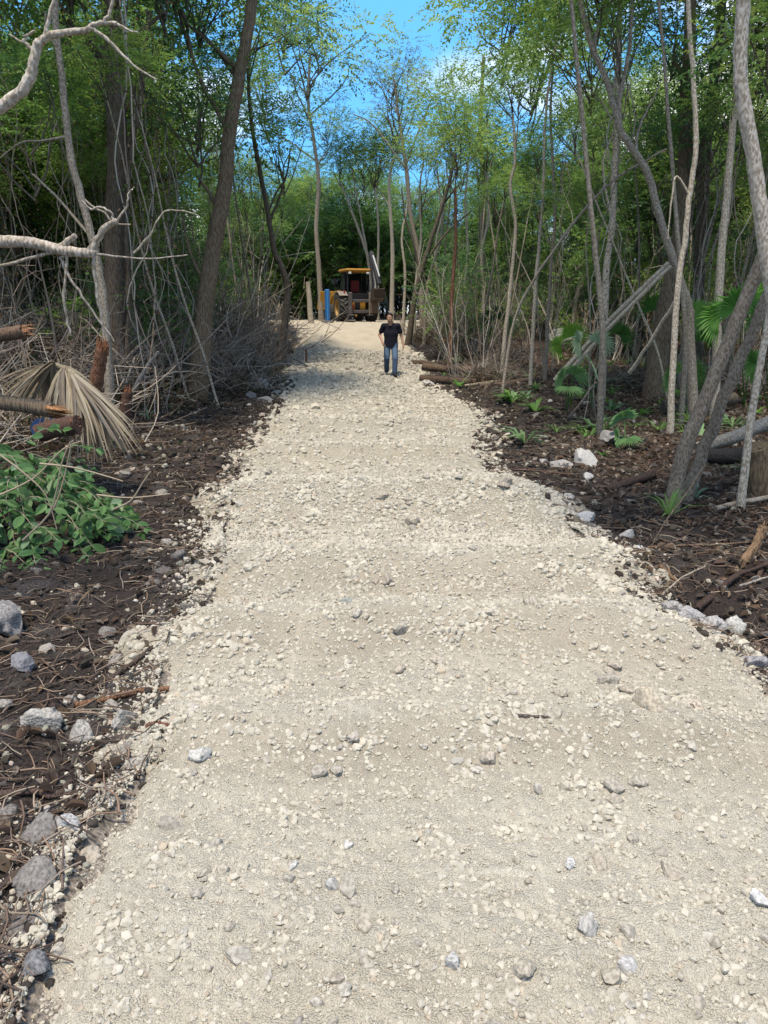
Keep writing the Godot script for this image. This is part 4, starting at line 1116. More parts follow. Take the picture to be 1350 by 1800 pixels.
func green_pile() -> void:
	rng.seed = 61
	var at: Vector3 = Vector3(-3.393, 0.004, -7.36)
	var root := thing("cut_branch_pile", "heap of freshly cut green leafy branches on the dark soil", "branch pile", on(at.x, at.z))
	var greens := []
	for k in 5:
		var m: StandardMaterial3D = mats.cut_leaf.duplicate()
		m.albedo_color = [Color(0.10, 0.20, 0.07), Color(0.075, 0.16, 0.06), Color(0.13, 0.24, 0.09), Color(0.17, 0.26, 0.15), Color(0.06, 0.125, 0.04)][k].linear_to_srgb()
		greens.append(m)
	var forms := [leaf_form(0.12, 0.062, 0.18, greens[0]), leaf_form(0.105, 0.058, 0.3, greens[0]), leaf_form(0.13, 0.06, 0.05, greens[0])]
	var rest := Shape.new()
	var count := 0
	var spread := Vector3(1.25, 0.92, 1.05)
	for k in 150:
		var a := rng.randf() * TAU
		var r := sqrt(rng.randf())
		var foot := Vector3(cos(a) * r * spread.x * 0.75 - 0.3, (1.0 - r * r) * spread.y * rng.randf_range(0.5, 1.0) + 0.08, sin(a) * r * spread.z * 0.75)
		var d := (Vector3(cos(a), 0.1, sin(a)) * 0.7 + Vector3(0.45, -0.2, 0.35) + random_dir() * 0.5).normalized()
		var l := rng.randf_range(0.3, 0.6)
		var path := smooth_path([foot, foot + d * l * 0.5 + Vector3(0, 0.03, 0), foot + d * l + Vector3(0, -0.10, 0)], 3)
		for q in path.size():
			path[q].y = maxf(path[q].y, 0.03)
		var s := Shape.new()
		s.tube(path, taper(path.size(), 0.006, 0.002), 5, Color(0.20, 0.17, 0.13))
		part("twig", s.mesh(mats.twig), root)
		for q in 11:
			var t := (q + 0.5) / 11.0
			var p := path[int(t * (path.size() - 1))].lerp(path[mini(int(t * (path.size() - 1)) + 1, path.size() - 1)], 0.5)
			var out := (d * 0.5 + d.cross(Vector3.UP) * (1.0 if q % 2 else -1.0) * 0.8 + random_dir() * 0.45 + Vector3(0, -0.35, 0)).normalized()
			var up := (Vector3.UP * 0.9 + Vector3(0.1, 0, 0.5) + random_dir() * 0.55).normalized()
			var x := out.cross(up).normalized()
			var b := Basis(x, x.cross(-out).normalized() * -1.0, -out)
			b.y = b.z.cross(b.x).normalized()
			var size := rng.randf_range(0.6, 1.4)
			if count < 300 and rng.randf() < 0.3:
				var o := part("leaf", forms[rng.randi() % 3], root)
				o.transform = Transform3D(b.scaled(Vector3.ONE * size), p)
				o.material_override = greens[rng.randi() % 5]
				count += 1
			else:
				rest.leaf(p, -b.z, b.x, 0.12 * size, 0.06 * size, jitter([Color(0.10, 0.20, 0.07), Color(0.075, 0.16, 0.06), Color(0.13, 0.24, 0.09), Color(0.06, 0.125, 0.04)][rng.randi() % 4], 0.15), true)
	var o := part("foliage", rest.mesh(mats.cut_leaf), root)
	o.set_meta("kind", "stuff")
	# longer bare shoots that stick out of the heap
	for q in [[Vector3(-3.364, 0.556, -6.6), Vector3(-3.048, 0.709, -6.6), Vector3(-2.774, 0.959, -6.6), Vector3(-2.595, 1.034, -6.6)], [Vector3(-3.088, 0.225, -6.4), Vector3(-2.843, 0.453, -6.4), Vector3(-2.72, 0.702, -6.4), Vector3(-2.614, 1.042, -6.4)], [Vector3(-2.894, 0.873, -6.4), Vector3(-2.61, 0.839, -6.4), Vector3(-2.33, 0.761, -6.4), Vector3(-2.208, 0.721, -6.4)], [Vector3(-2.27, 0.504, -6.3), Vector3(-2.121, 0.577, -6.3), Vector3(-2.014, 0.724, -6.3), Vector3(-1.935, 0.83, -6.3)], [Vector3(-2.44, 0.603, -6.4), Vector3(-2.153, 0.578, -6.4), Vector3(-1.812, 0.613, -6.4)], [Vector3(-3.067, 0.23, -6.3), Vector3(-2.825, 0.454, -6.3), Vector3(-2.73, 0.675, -6.3), Vector3(-2.67, 0.892, -6.3), Vector3(-2.576, 1.077, -6.3)], [Vector3(-3.169, 0.964, -6.3), Vector3(-2.998, 0.82, -6.3), Vector3(-2.83, 0.626, -6.3), Vector3(-2.767, 0.33, -6.3)]]:
		part("shoot", wood(local(q, root.position), 0.009, 0.004, 6, Color(0.27, 0.22, 0.16), 4).mesh(mats.twig), root)

func dead_palm_leaf() -> void:
	rng.seed = 71
	var hub: Vector3 = Vector3(-3.798, 1.427, -9.4)
	var root := thing("dead_palm_leaf", "big dried palm leaf hanging over torn logs like a thatch skirt", "palm leaf", hub)
	var tones := []
	for k in 4:
		var m: StandardMaterial3D = mats.dry_palm.duplicate()
		m.albedo_color = [Color(0.36, 0.31, 0.22), Color(0.28, 0.24, 0.18), Color(0.42, 0.37, 0.28), Color(0.24, 0.20, 0.16)][k].linear_to_srgb()
		tones.append(m)
	var forms := []
	for k in 5:
		var s := Shape.new()
		var prev := []
		for q in 7:
			var t := q / 6.0
			var w := 0.019 * (0.55 + 0.6 * sin(PI * pow(t, 0.7))) * (1.0 - 0.75 * pow(t, 3.0))
			var p := Vector3(sin(t * 3.0 + k) * 0.03 * t, -0.38 * pow(t, 1.7 + 0.12 * k), -t)
			var row := [p + Vector3(-w, 0.007, 0), p, p + Vector3(w, 0.007, 0)]
			if prev.size():
				for j in 2:
					s.quad(prev[j], row[j], row[j + 1], prev[j + 1], Color.WHITE)
			prev = row
		forms.append(s.mesh(mats.dry_palm))
	# four fans that share the hub: one spreads towards the picture's edge, one falls towards the soil by the track
	for q in [[Vector3(-0.2, 0.05, -0.1), 2.6, 1.1, 0.95, 40, 0.2], [Vector3(-0.15, 0.1, 0.05), 3.0, 1.0, 0.9, 36, 0.5], [Vector3(0.0, 0.02, 0.1), 4.5, 0.9, 0.7, 30, 0.8], [Vector3(0.06, 0.0, 0.12), 5.75, 0.55, 1.15, 54, 0.62], [Vector3(0.1, -0.03, 0.16), 5.5, 0.5, 1.0, 40, 0.85]]:
		for k in q[4]:
			var a: float = q[1] + q[2] * rng.randf_range(-1, 1)
			var o := part("leaflet", forms[rng.randi() % 5], root)
			var l: float = q[3] * rng.randf_range(0.75, 1.1)
			var d := Vector3(cos(a), 0.0, -sin(a)).normalized()
			d = (d * cos(q[5]) + Vector3.DOWN * sin(q[5] + rng.randf_range(-0.18, 0.18))).normalized()
			var x := d.cross(Vector3.UP).normalized().rotated(d, rng.randf_range(-0.6, 0.6))
			var b := Basis(x, (-d).cross(x), -d)
			o.transform = Transform3D(b * Basis.from_scale(Vector3(1.1, 0.8, l)), q[0] + random_dir() * 0.03)
			o.material_override = tones[rng.randi() % 4]
	var st := wood([Vector3(-0.25, -0.02, -0.6), Vector3(-0.1, 0.03, -0.25), Vector3(0, 0.0, 0)], 0.018, 0.014, 6, Color(0.30, 0.24, 0.16), 3)
	part("stalk", st.mesh(mats.rotten_wood), root)

func left_debris() -> void:
	rng.seed = 81
	dead_palm_leaf()
	green_pile()
	var orange := Color(0.29, 0.155, 0.085)
	log_("torn_log", "torn log end of orange wood poking out above the dead palm leaf", [Vector3(-4.728, 1.801, -8.6), Vector3(-4.351, 1.85, -8.6), Vector3(-4.038, 1.886, -8.6), Vector3(-3.899, 1.91, -8.6)], 0.075, 0.07, Color(0.19, 0.125, 0.085), "rotten_wood", orange, 0.2)
	log_("torn_log", "grey log with splintered orange end lying under the dead palm leaf", [Vector3(-5.055, 1.165, -8.8), Vector3(-4.543, 1.14, -8.8), Vector3(-4.098, 1.088, -8.8), Vector3(-3.769, 1.024, -8.8)], 0.075, 0.085, Color(0.17, 0.13, 0.10), "dark_bark", Color(0.36, 0.19, 0.09), 0.3)
	log_("torn_log", "short reddish rotting log beside the blue drum", [Vector3(-3.921, 0.779, -8.7), Vector3(-3.695, 0.843, -8.7), Vector3(-3.447, 0.882, -8.7)], 0.10, 0.11, Color(0.12, 0.07, 0.052), "rotten_wood", Color(0.26, 0.11, 0.07), 0.08)
	log_("broken_stump", "upright stub of raw orange wood behind the dead palm leaf", [Vector3(-3.956, 1.051, -10.6), Vector3(-3.888, 1.281, -10.6), Vector3(-3.823, 1.492, -10.6), Vector3(-3.789, 1.613, -10.6)], 0.095, 0.075, Color(0.20, 0.10, 0.06), "rotten_wood", Color(0.34, 0.15, 0.075), 0.26, "stump")
	log_("broken_stump", "thin splintered stump with a red-brown face beside a grey rock", [Vector3(-3.809, 0.541, -11.2), Vector3(-3.722, 0.788, -11.2), Vector3(-3.673, 0.992, -11.2)], 0.10, 0.06, Color(0.13, 0.075, 0.055), "rotten_wood", Color(0.38, 0.15, 0.075), 0.2, "stump")
	# the drum under the dead leaf
	var drum := thing("plastic_drum", "dark blue plastic drum half hidden under the dead palm leaf", "drum", Vector3(-4.082, 0.75, -9.35))
	var s := Shape.new()
	s.tube(PackedVector3Array([Vector3(-0.02, 0, 0.1), Vector3(-0.02, 0, 0.08), Vector3(0, 0, -0.05), Vector3(0.05, 0, -0.5)]), PackedFloat32Array([0.11, 0.125, 0.13, 0.13]), 24, Color(0.02, 0.045, 0.14))
	part("body", s.mesh(mats.plastic), drum)
	s = Shape.new()
	s.tube(PackedVector3Array([Vector3(-0.02, 0, 0.115), Vector3(-0.02, 0, 0.085)]), PackedFloat32Array([0.135, 0.135]), 24, Color(0.025, 0.055, 0.16))
	part("rim", s.mesh(mats.plastic), drum)
	# rocks and sticks on the dark soil
	var grey_rock := Color(0.27, 0.255, 0.235)
	var white_rock := Color(0.45, 0.43, 0.395)
	for q in [
		["whitish rock with dark pits, larger of two side by side on the soil", Vector3(-1.851, -0.001, -3.74), Vector3(0.13, 0.085, 0.09), white_rock], ["pale pitted rock beside the larger whitish rock", Vector3(-1.608, -0.001, -3.68), Vector3(0.1, 0.08, 0.075), white_rock], ["whitish rock at the gravel edge behind an orange-brown root", Vector3(-1.381, -0.001, -3.74), Vector3(0.075, 0.08, 0.06), white_rock],
		["round grey rock behind the upright flat slab", Vector3(-1.444, -0.001, -2.82), Vector3(0.09, 0.07, 0.08), grey_rock], ["narrow flat slab tilted on the soil next to a round grey rock", Vector3(-1.346, -0.001, -2.85), Vector3(0.03, 0.05, 0.075), Color(0.42, 0.42, 0.42)], ["wide grey rock half buried at the gravel's near edge", Vector3(-1.335, -0.001, -2.53), Vector3(0.11, 0.07, 0.08), grey_rock], ["dark grey rock at the lower edge of the gravel", Vector3(-1.153, -0.001, -2.1), Vector3(0.06, 0.045, 0.05), Color(0.24, 0.24, 0.25)],
		["grey boulder in the shade under the cut green branches", Vector3(-2.692, 0, -5.16), Vector3(0.2, 0.17, 0.16), Color(0.30, 0.29, 0.29)], ["pale rock behind the small whitish rocks by the brush", Vector3(-5.648, 0.295, -22.52), Vector3(0.42, 0.26, 0.3), Color(0.36, 0.35, 0.34)],
		["white rock, biggest of the cluster by the track's shady edge", Vector3(-3.212, 0.233, -20.69), Vector3(0.24, 0.2, 0.2), Color(0.55, 0.55, 0.56)], ["low white rock in the cluster by the shady edge", Vector3(-2.672, 0.202, -19.47), Vector3(0.16, 0.12, 0.14), white_rock], ["flat white rock nearest the viewer in the shady-edge cluster", Vector3(-2.726, 0.165, -17.73), Vector3(0.2, 0.1, 0.14), white_rock], ["dark shaded rock beside the white cluster", Vector3(-3.154, 0.178, -18.35), Vector3(0.14, 0.1, 0.14), Color(0.22, 0.22, 0.23)],
		["round white stone alone on the soil beyond the gravel's edge", Vector3(-1.614, 0.003, -6.99), Vector3(0.035, 0.035, 0.03), Color(0.6, 0.59, 0.57)], ["small grey rock beside the cut branches' tip", Vector3(-2, 0, -5.19), Vector3(0.07, 0.05, 0.06), grey_rock], ["bluish grey rock between two roots", Vector3(-2.28, -0.001, -4.5), Vector3(0.1, 0.08, 0.08), Color(0.28, 0.28, 0.31)], ["mossy rock by the splintered stump", Vector3(-4.557, 0.04, -11.43), Vector3(0.16, 0.12, 0.12), Color(0.25, 0.26, 0.24)],
	]:
		boulder("rock", q[0], q[1], q[2], 500 + int(q[1].x * 37.0) % 90 + int(absf(q[1].z) * 11.0), "pitted_stone", q[3])
	for q in [
		["orange-brown broken root reaching the gravel edge", [Vector3(-1.776, -0.062, -4.02), Vector3(-1.592, -0.036, -4.06), Vector3(-1.434, -0.032, -4.08), Vector3(-1.246, -0.006, -4.1)], 0.022, 0.014, Color(0.24, 0.13, 0.075), 0.02], ["dark bent root behind the orange-brown root", [Vector3(-1.73, -0.084, -4.2), Vector3(-1.676, -0.052, -4.4), Vector3(-1.581, -0.046, -4.55), Vector3(-1.482, 0.009, -4.6)], 0.02, 0.016, Color(0.10, 0.075, 0.06), 0.03],
		["long dark root lying across the soil above the round grey rock", [Vector3(-1.811, -0.064, -3.05), Vector3(-1.623, -0.025, -3.1), Vector3(-1.503, 0.004, -3.1), Vector3(-1.494, 0.041, -3.25)], 0.02, 0.014, Color(0.11, 0.075, 0.06), 0.02], ["thin root branching off toward the gravel", [Vector3(-1.471, 0.02, -3.12), Vector3(-1.397, 0.018, -3.2), Vector3(-1.298, 0.009, -3.3)], 0.011, 0.006, Color(0.12, 0.085, 0.07), 0.02], ["slim pale stick on the soil under the cut branches", [Vector3(-1.846, 0.021, -5.1), Vector3(-1.651, 0.012, -5.05), Vector3(-1.409, -0.002, -5)], 0.012, 0.009, Color(0.2, 0.15, 0.12), 0.02],
		["short reddish root chip at the gravel edge", [Vector3(-1.231, -0.015, -3.6), Vector3(-1.161, -0.023, -3.58), Vector3(-1.071, -0.025, -3.55)], 0.013, 0.009, Color(0.22, 0.10, 0.07), 0.012], ["long dark stick beside the grey boulder", [Vector3(-2.715, 0.019, -4.95), Vector3(-2.404, 0.011, -4.95), Vector3(-2.187, 0.021, -5.1)], 0.016, 0.01, Color(0.09, 0.07, 0.06), 0.03], ["dead twig lying by the cut branches' tip", [Vector3(-2.547, -0.01, -5.9), Vector3(-2.287, -0.028, -5.75), Vector3(-2.047, -0.036, -5.5)], 0.008, 0.005, Color(0.16, 0.12, 0.10), 0.03],
		["pale stick in the shade between dead leaf and track", [Vector3(-3.319, 0.104, -9.4), Vector3(-3.133, 0.106, -9.6), Vector3(-2.836, 0.115, -9.7)], 0.016, 0.01, Color(0.24, 0.19, 0.15), 0.03], ["crossed pale branch lying before the leaning brown trunk", [Vector3(-5.006, 0.725, -17), Vector3(-4.63, 0.898, -17.5), Vector3(-4.046, 1.27, -17)], 0.05, 0.03, Color(0.36, 0.34, 0.31), 0.05], ["grey broken branch slanting up by the red-faced stump", [Vector3(-4.53, 0.715, -14), Vector3(-4.263, 1.118, -14), Vector3(-4.007, 1.436, -14)], 0.04, 0.025, Color(0.36, 0.34, 0.32), 0.0],
		["dark twig lying on the bare gravel in the sun", [Vector3(0.663, -0.017, -3.5), Vector3(0.76, -0.015, -3.48), Vector3(0.855, -0.015, -3.47), Vector3(0.845, 0.012, -3.5)], 0.009, 0.005, Color(0.13, 0.11, 0.09), 0.01],
	]:
		var pts: Array = q[1]
		if q[5] > 0.0:
			for k in pts.size():
				pts[k].y = top(pts[k].x, pts[k].z) + q[5] * 0.6
		var col: Color = q[4]
		var b := part("stick" if q[2] < 0.012 else "root", wood(local(pts, pts[0]), q[2], q[3], 7, col, 5, q[2] * 0.2, 0.0, 0.15).mesh(mats.rotten_wood), self)
		b.position = pts[0]
		tag(b, q[0], "stick" if q[2] < 0.012 else "root")

func right_debris() -> void:
	rng.seed = 86
	var green := Color(0.16, 0.30, 0.045)
	var silver := Color(0.30, 0.40, 0.25)
	fan_palm("fan palm with one bright green leaf held upright before the poles", Vector3(3.854, 0.129, -15.94), [[Vector3(3.61, 1.658, -15.2), Vector3(0.1, 1, 0.1), 0.4], [Vector3(3.412, 1.504, -15.3), Vector3(-1, 0.25, 0.3), 0.3]], green)
	fan_palm("silvery fan palm with two pale leaves spread under the poles", Vector3(4.115, 0.115, -15.32), [[Vector3(3.621, 1.573, -14.6), Vector3(-0.7, 0.3, 0.6), 0.32], [Vector3(3.904, 1.56, -14.4), Vector3(0.6, 0.7, 0.4), 0.36], [Vector3(3.751, 1.205, -14.2), Vector3(-0.2, 0.2, 1), 0.3]], silver)
	fan_palm("low silvery fan palm closest to the track beyond the dark soil", Vector3(3.653, 0.118, -15.47), [[Vector3(3.344, 0.919, -14.6), Vector3(-0.5, 0.5, 0.6), 0.32], [Vector3(3.553, 0.971, -14.6), Vector3(0.4, 0.6, 0.5), 0.32], [Vector3(3.412, 0.779, -14.4), Vector3(0.1, -0.2, 1), 0.35]], Color(0.20, 0.34, 0.13))
	fan_palm("dark green fan palm behind the poles by the thick brown trunk", Vector3(7.278, 0.275, -21.99), [[Vector3(6.395, 2.167, -19), Vector3(0, 1, 0.2), 0.55], [Vector3(5.488, 1.64, -19), Vector3(-0.5, 1, 0.2), 0.5], [Vector3(5.715, 1.568, -19.2), Vector3(0.5, 0.6, 0.4), 0.45]], Color(0.08, 0.19, 0.04))
	fan_palm("largest fan palm, wide and green behind the pale leaning trunk", Vector3(7.016, 0.111, -15.1), [[Vector3(5.763, 2.146, -13), Vector3(-0.1, 1, 0.25), 0.6], [Vector3(5.514, 2.011, -13.1), Vector3(-1, 0.6, 0.3), 0.5], [Vector3(6.136, 2.283, -13.2), Vector3(0.8, 0.6, 0.3), 0.5]], Color(0.09, 0.23, 0.04))
	fan_palm("fan palm with drooping leaves at the thick brown trunk's foot", Vector3(6.371, 0.145, -16.7), [[Vector3(5.557, 0.94, -15), Vector3(-0.6, 0.7, 0.5), 0.42], [Vector3(5.846, 0.994, -15), Vector3(0.8, 0.2, 0.5), 0.42], [Vector3(5.616, 0.689, -14.8), Vector3(0.1, -0.1, 1), 0.38]], Color(0.12, 0.25, 0.06))
	fan_palm("small fan palm between the white boulder and the leaning pair", Vector3(3.738, 0.047, -11.88), [[Vector3(3.72, 0.518, -12), Vector3(-0.1, 0.8, 0.6), 0.28], [Vector3(3.752, 0.238, -11.8), Vector3(0.2, -0.1, 1), 0.26], [Vector3(3.641, 0.24, -11.9), Vector3(-0.6, 0.2, 0.8), 0.22]], Color(0.16, 0.30, 0.12))
	fan_palm("dark fan palm far off beside a clump of saplings", Vector3(4.377, 0.809, -29.94), [[Vector3(3.865, 1.912, -27.5), Vector3(-0.2, 1, 0.3), 0.7], [Vector3(4.128, 1.721, -27.5), Vector3(1, 0.5, 0.3), 0.6], [Vector3(3.677, 1.683, -27.5), Vector3(-1, 0.4, 0.4), 0.6]], Color(0.04, 0.10, 0.03))
	fan_palm("fan palm with one level leaf against the zigzag tree", Vector3(7.869, 0.197, -19.24), [[Vector3(5.691, 2.071, -14.6), Vector3(1, 0.1, 0.4), 0.45], [Vector3(6.009, 1.586, -14.8), Vector3(0.3, 0.8, 0.5), 0.4]], Color(0.10, 0.24, 0.06))
	fan_palm("fan palm at the picture's edge above the grey log", Vector3(6.741, 0.076, -13.46), [[Vector3(4.494, 2.035, -9.5), Vector3(-0.3, 0.9, 0.3), 0.3], [Vector3(4.551, 1.495, -9.6), Vector3(-0.9, 0.3, 0.4), 0.28]], Color(0.10, 0.22, 0.05))
	# blade-leaved sprouts
	for q in [["grassy sprout at the foot of the leaning pair of trunks", Vector3(3.054, 0.005, -8.02), 0.42, Color(0.14, 0.24, 0.06), 15], ["broad-bladed sprout on the litter between the leaning pair and the grey log", Vector3(3.669, 0.01, -8.88), 0.32, Color(0.22, 0.32, 0.2), 12], ["yellow-green sprout beside the thin slanting stem", Vector3(4.598, 0.015, -9.55), 0.45, Color(0.19, 0.30, 0.04), 12], ["seedling with small green leaves by the white boulder", Vector3(3.28, 0.04, -11.43), 0.22, Color(0.10, 0.2, 0.05), 10], ["low grassy sprout beneath the silvery fan palm", Vector3(3.724, 0.197, -19.24), 0.4, Color(0.12, 0.21, 0.06), 16], ["grassy sprout by the leaning poles' foot", Vector3(5.309, 0.174, -18.14), 0.45, Color(0.10, 0.19, 0.05), 16], ["grassy sprout in the litter past the low fan palm", Vector3(4.09, 0.096, -14.4), 0.35, Color(0.12, 0.2, 0.07), 14], ["small sprout in the brush by a mossy rock", Vector3(-4.388, 0.096, -14.4), 0.4, Color(0.16, 0.24, 0.14), 10], ["bright green sprout below the leaning brown trunk", Vector3(-5.216, 0.185, -18.68), 0.35, Color(0.09, 0.22, 0.03), 9]]:
		var at: Vector3 = q[1]
		at.y = soil(at.x, at.z)
		var root := thing("sprout", q[0], "plant", at)
		for k in q[4]:
			var a := rng.randf() * TAU
			var d := Vector3(cos(a) * rng.randf_range(0.3, 1.0), rng.randf_range(0.4, 1.2), sin(a) * rng.randf_range(0.3, 1.0)).normalized()
			var s := Shape.new()
			var l: float = q[2] * rng.randf_range(0.6, 1.1)
			var x := d.cross(Vector3.UP).normalized()
			var w := 0.014
			var mid := d * l * 0.55
			var end := d * l + Vector3(d.x, -0.6, d.z) * l * 0.35
			var col := jitter(q[3], 0.2)
			s.quad(-x * w * 0.5, mid - x * w, mid + x * w, x * w * 0.5, col)
			s.tri(mid - x * w, end, mid + x * w, col)
			part("blade", s.mesh(mats.palm), root)
	# more low green plants between the saplings
	var forms := []
	for k in 3:
		var root := thing("undergrowth_plant", "", "plant")
		for j in 14:
			var a := rng.randf() * TAU
			var d := Vector3(cos(a), rng.randf_range(0.4, 1.4), sin(a)).normalized()
			var s := Shape.new()
			var x := d.cross(Vector3.UP).normalized()
			var l := rng.randf_range(0.25, 0.55)
			var w: float = [0.022, 0.035, 0.05][k]
			var col := jitter([Color(0.13, 0.24, 0.07), Color(0.17, 0.28, 0.13), Color(0.12, 0.25, 0.05)][k], 0.25)
			var mid := d * l * 0.55
			var end := d * l + Vector3(d.x, -0.7, d.z) * l * 0.4
			s.quad(-x * 0.006, mid - x * w, mid + x * w, x * 0.006, col)
			s.tri(mid - x * w, end, mid + x * w, col)
			part("leaf", s.mesh(mats.palm), root)
		forms.append(root)
	var made := 0
	while made < 60:
		var d := rng.randf_range(12.5, 27.0)
		var x := look(table_r, d) + 0.7 + rng.randf() * (1.0 + d * 0.3)
		if absf(x) > d * 0.55:
			continue
		var at := Vector3(x, soil(x, -d), -d)
		var label: String = "%s low plant on the leaf litter %s" % [["narrow-leaved", "grey-green", "broad-leaved"][made % 3], ["before the front saplings", "among the saplings", "deep behind the saplings"][int((d - 12.5) / 4.9)]]
		if made < 3:
			forms[made].position = at
			forms[made].set_meta("label", label)
			forms[made].set_meta("group", "low plants on the leaf litter")
		else:
			copy(forms[made % 3], at, rng.randf() * TAU, rng.randf_range(0.6, 1.3), label, "low plants on the leaf litter")
		made += 1
	# rocks
	var white := Color(0.50, 0.49, 0.47)
	for q in [["large white boulder on the dark soil beside the gravel bulge", Vector3(2.959, 0.036, -11.17), Vector3(0.24, 0.19, 0.2), white, "stone"], ["flat pale rock touching the large white boulder", Vector3(2.502, 0.03, -10.8), Vector3(0.2, 0.09, 0.16), Color(0.45, 0.44, 0.43), "pitted_stone"], ["grey rock in the shade behind the large white boulder", Vector3(3.54, 0.051, -12.12), Vector3(0.22, 0.15, 0.18), Color(0.33, 0.32, 0.31), "pitted_stone"], ["small white rock below the large white boulder", Vector3(2.684, 0.02, -10.02), Vector3(0.1, 0.07, 0.08), white, "stone"], ["white rock fragment by a bent dark root", Vector3(2.341, 0.036, -11.21), Vector3(0.09, 0.07, 0.08), white, "stone"],
		["wedge-shaped white rock lying on the gravel's light-side edge", Vector3(2.122, 0.005, -7.95), Vector3(0.13, 0.07, 0.085), white, "stone"], ["pale rock just behind the wedge-shaped white rock", Vector3(2.039, 0.007, -8.27), Vector3(0.07, 0.05, 0.06), Color(0.52, 0.5, 0.46), "stone"], ["white rock among roots a step beyond the wedge", Vector3(2.484, 0.004, -7.59), Vector3(0.09, 0.065, 0.07), white, "stone"], ["small bluish-white stone below the white rock among roots", Vector3(2.442, 0.003, -7.03), Vector3(0.05, 0.045, 0.045), Color(0.52, 0.54, 0.55), "stone"],
		["whitish rock at the brink of the root hollow", Vector3(2.219, 0, -5.23), Vector3(0.11, 0.08, 0.09), Color(0.46, 0.45, 0.45), "pitted_stone"], ["pale broken rock in the middle of the root hollow's rim", Vector3(2.335, 0, -5.16), Vector3(0.12, 0.09, 0.1), Color(0.5, 0.49, 0.48), "pitted_stone"], ["jagged pale rock at the far lip of the root hollow", Vector3(2.518, 0, -5.19), Vector3(0.09, 0.1, 0.07), Color(0.5, 0.5, 0.46), "stone"], ["grey rock between gravel and the root hollow", Vector3(2.136, 0.001, -5.34), Vector3(0.11, 0.07, 0.08), Color(0.42, 0.41, 0.4), "pitted_stone"], ["low grey rock on soil next to the gravel, past the hollow", Vector3(2.297, -0.001, -4.42), Vector3(0.1, 0.05, 0.08), Color(0.36, 0.35, 0.36), "pitted_stone"],
		["white rock by the ends of the far logs", Vector3(1.072, 0.275, -21.99), Vector3(0.2, 0.15, 0.16), white, "stone"], ["flat white rock at the track edge below the far logs", Vector3(1.175, 0.24, -20.94), Vector3(0.18, 0.09, 0.14), white, "stone"], ["pale rock outcrop deep among the light-side saplings", Vector3(6.893, 0.897, -30.91), Vector3(0.9, 0.55, 0.6), Color(0.42, 0.42, 0.42), "pitted_stone"]]:
		boulder("rock", q[0], q[1], q[2], 700 + int(absf(q[1].x) * 53.0) % 90 + int(absf(q[1].z) * 17.0), q[4], q[3])
	# noticeable stones on the track itself
	for q in [["rounded grey-green stone alone in the middle of the gravel", Vector3(-0.255, 0, -4.96), Vector3(0.05, 0.045, 0.042), Color(0.36, 0.37, 0.33)], ["dark-shadowed round stone on the gravel's far slope", Vector3(0.928, 0.002, -6.43), Vector3(0.04, 0.035, 0.035), Color(0.34, 0.32, 0.28)], ["biggest stone on the gravel, a cream lump near the light side", Vector3(1.356, -0.001, -3.59), Vector3(0.10, 0.075, 0.07), Color(0.52, 0.46, 0.36)], ["flat cream stone leaning beside the biggest gravel stone", Vector3(1.618, -0.001, -3.65), Vector3(0.04, 0.035, 0.03), Color(0.5, 0.43, 0.35)], ["pointed grey stone in the near gravel with a dark side", Vector3(0.691, -0.001, -2.19), Vector3(0.038, 0.048, 0.03), Color(0.46, 0.44, 0.41)], ["angular white-topped stone at the picture's lower edge", Vector3(0.782, -0.001, -2.04), Vector3(0.04, 0.032, 0.034), Color(0.52, 0.51, 0.49)], ["pure white broken stone at the gravel's outer edge", Vector3(1.364, -0.001, -2.36), Vector3(0.042, 0.036, 0.035), Color(0.64, 0.64, 0.63)], ["pebble with grey underside on the fine gravel", Vector3(-0.19, -0.001, -2.42), Vector3(0.03, 0.028, 0.026), Color(0.44, 0.43, 0.41)], ["oval cream stone at the shady edge, largest on that side", Vector3(-0.969, -0.001, -3.58), Vector3(0.055, 0.042, 0.045), Color(0.52, 0.48, 0.42)], ["flat grey stone wedged at the gravel's shady edge", Vector3(-0.874, -0.001, -3.26), Vector3(0.06, 0.032, 0.045), Color(0.48, 0.47, 0.44)], ["grey lump with a white cap near the lower middle", Vector3(0.222, -0.001, -2.06), Vector3(0.032, 0.03, 0.027), Color(0.45, 0.44, 0.42)], ["cream and brown split stone in mid gravel", Vector3(-0.148, -0.001, -3.38), Vector3(0.042, 0.034, 0.032), Color(0.46, 0.42, 0.37)], ["flat pale slab tilted on the near gravel", Vector3(0.715, -0.001, -2.55), Vector3(0.034, 0.014, 0.022), Color(0.55, 0.55, 0.53)], ["leaf-shaped pale stone on fine gravel", Vector3(-0.145, -0.001, -2.69), Vector3(0.025, 0.018, 0.03), Color(0.53, 0.52, 0.5)], ["small long stone lying across the fine gravel", Vector3(-0.351, -0.001, -2.54), Vector3(0.034, 0.017, 0.018), Color(0.54, 0.53, 0.51)], ["upright brown-tinged stone among pale pebbles", Vector3(0.685, -0.001, -3.02), Vector3(0.024, 0.038, 0.022), Color(0.46, 0.42, 0.37)], ["cream stone half sunk at the near shady corner", Vector3(-1.131, -0.001, -2.22), Vector3(0.04, 0.028, 0.032), Color(0.5, 0.46, 0.4)]]:
		boulder("track_stone", q[0], q[1], q[2], 900 + int(absf(q[1].x) * 91.0) % 90 + int(absf(q[1].z) * 37.0), "stone", q[3], 0.3)
	# logs and roots
	log_("fallen_log", "grey log lying behind the leaning pair of trunks", [Vector3(4.417, 0.25, -10.8), Vector3(4.921, 0.412, -10.8), Vector3(5.491, 0.593, -11), Vector3(6.024, 0.731, -11)], 0.09, 0.1, GREYISH, "pale_bark")
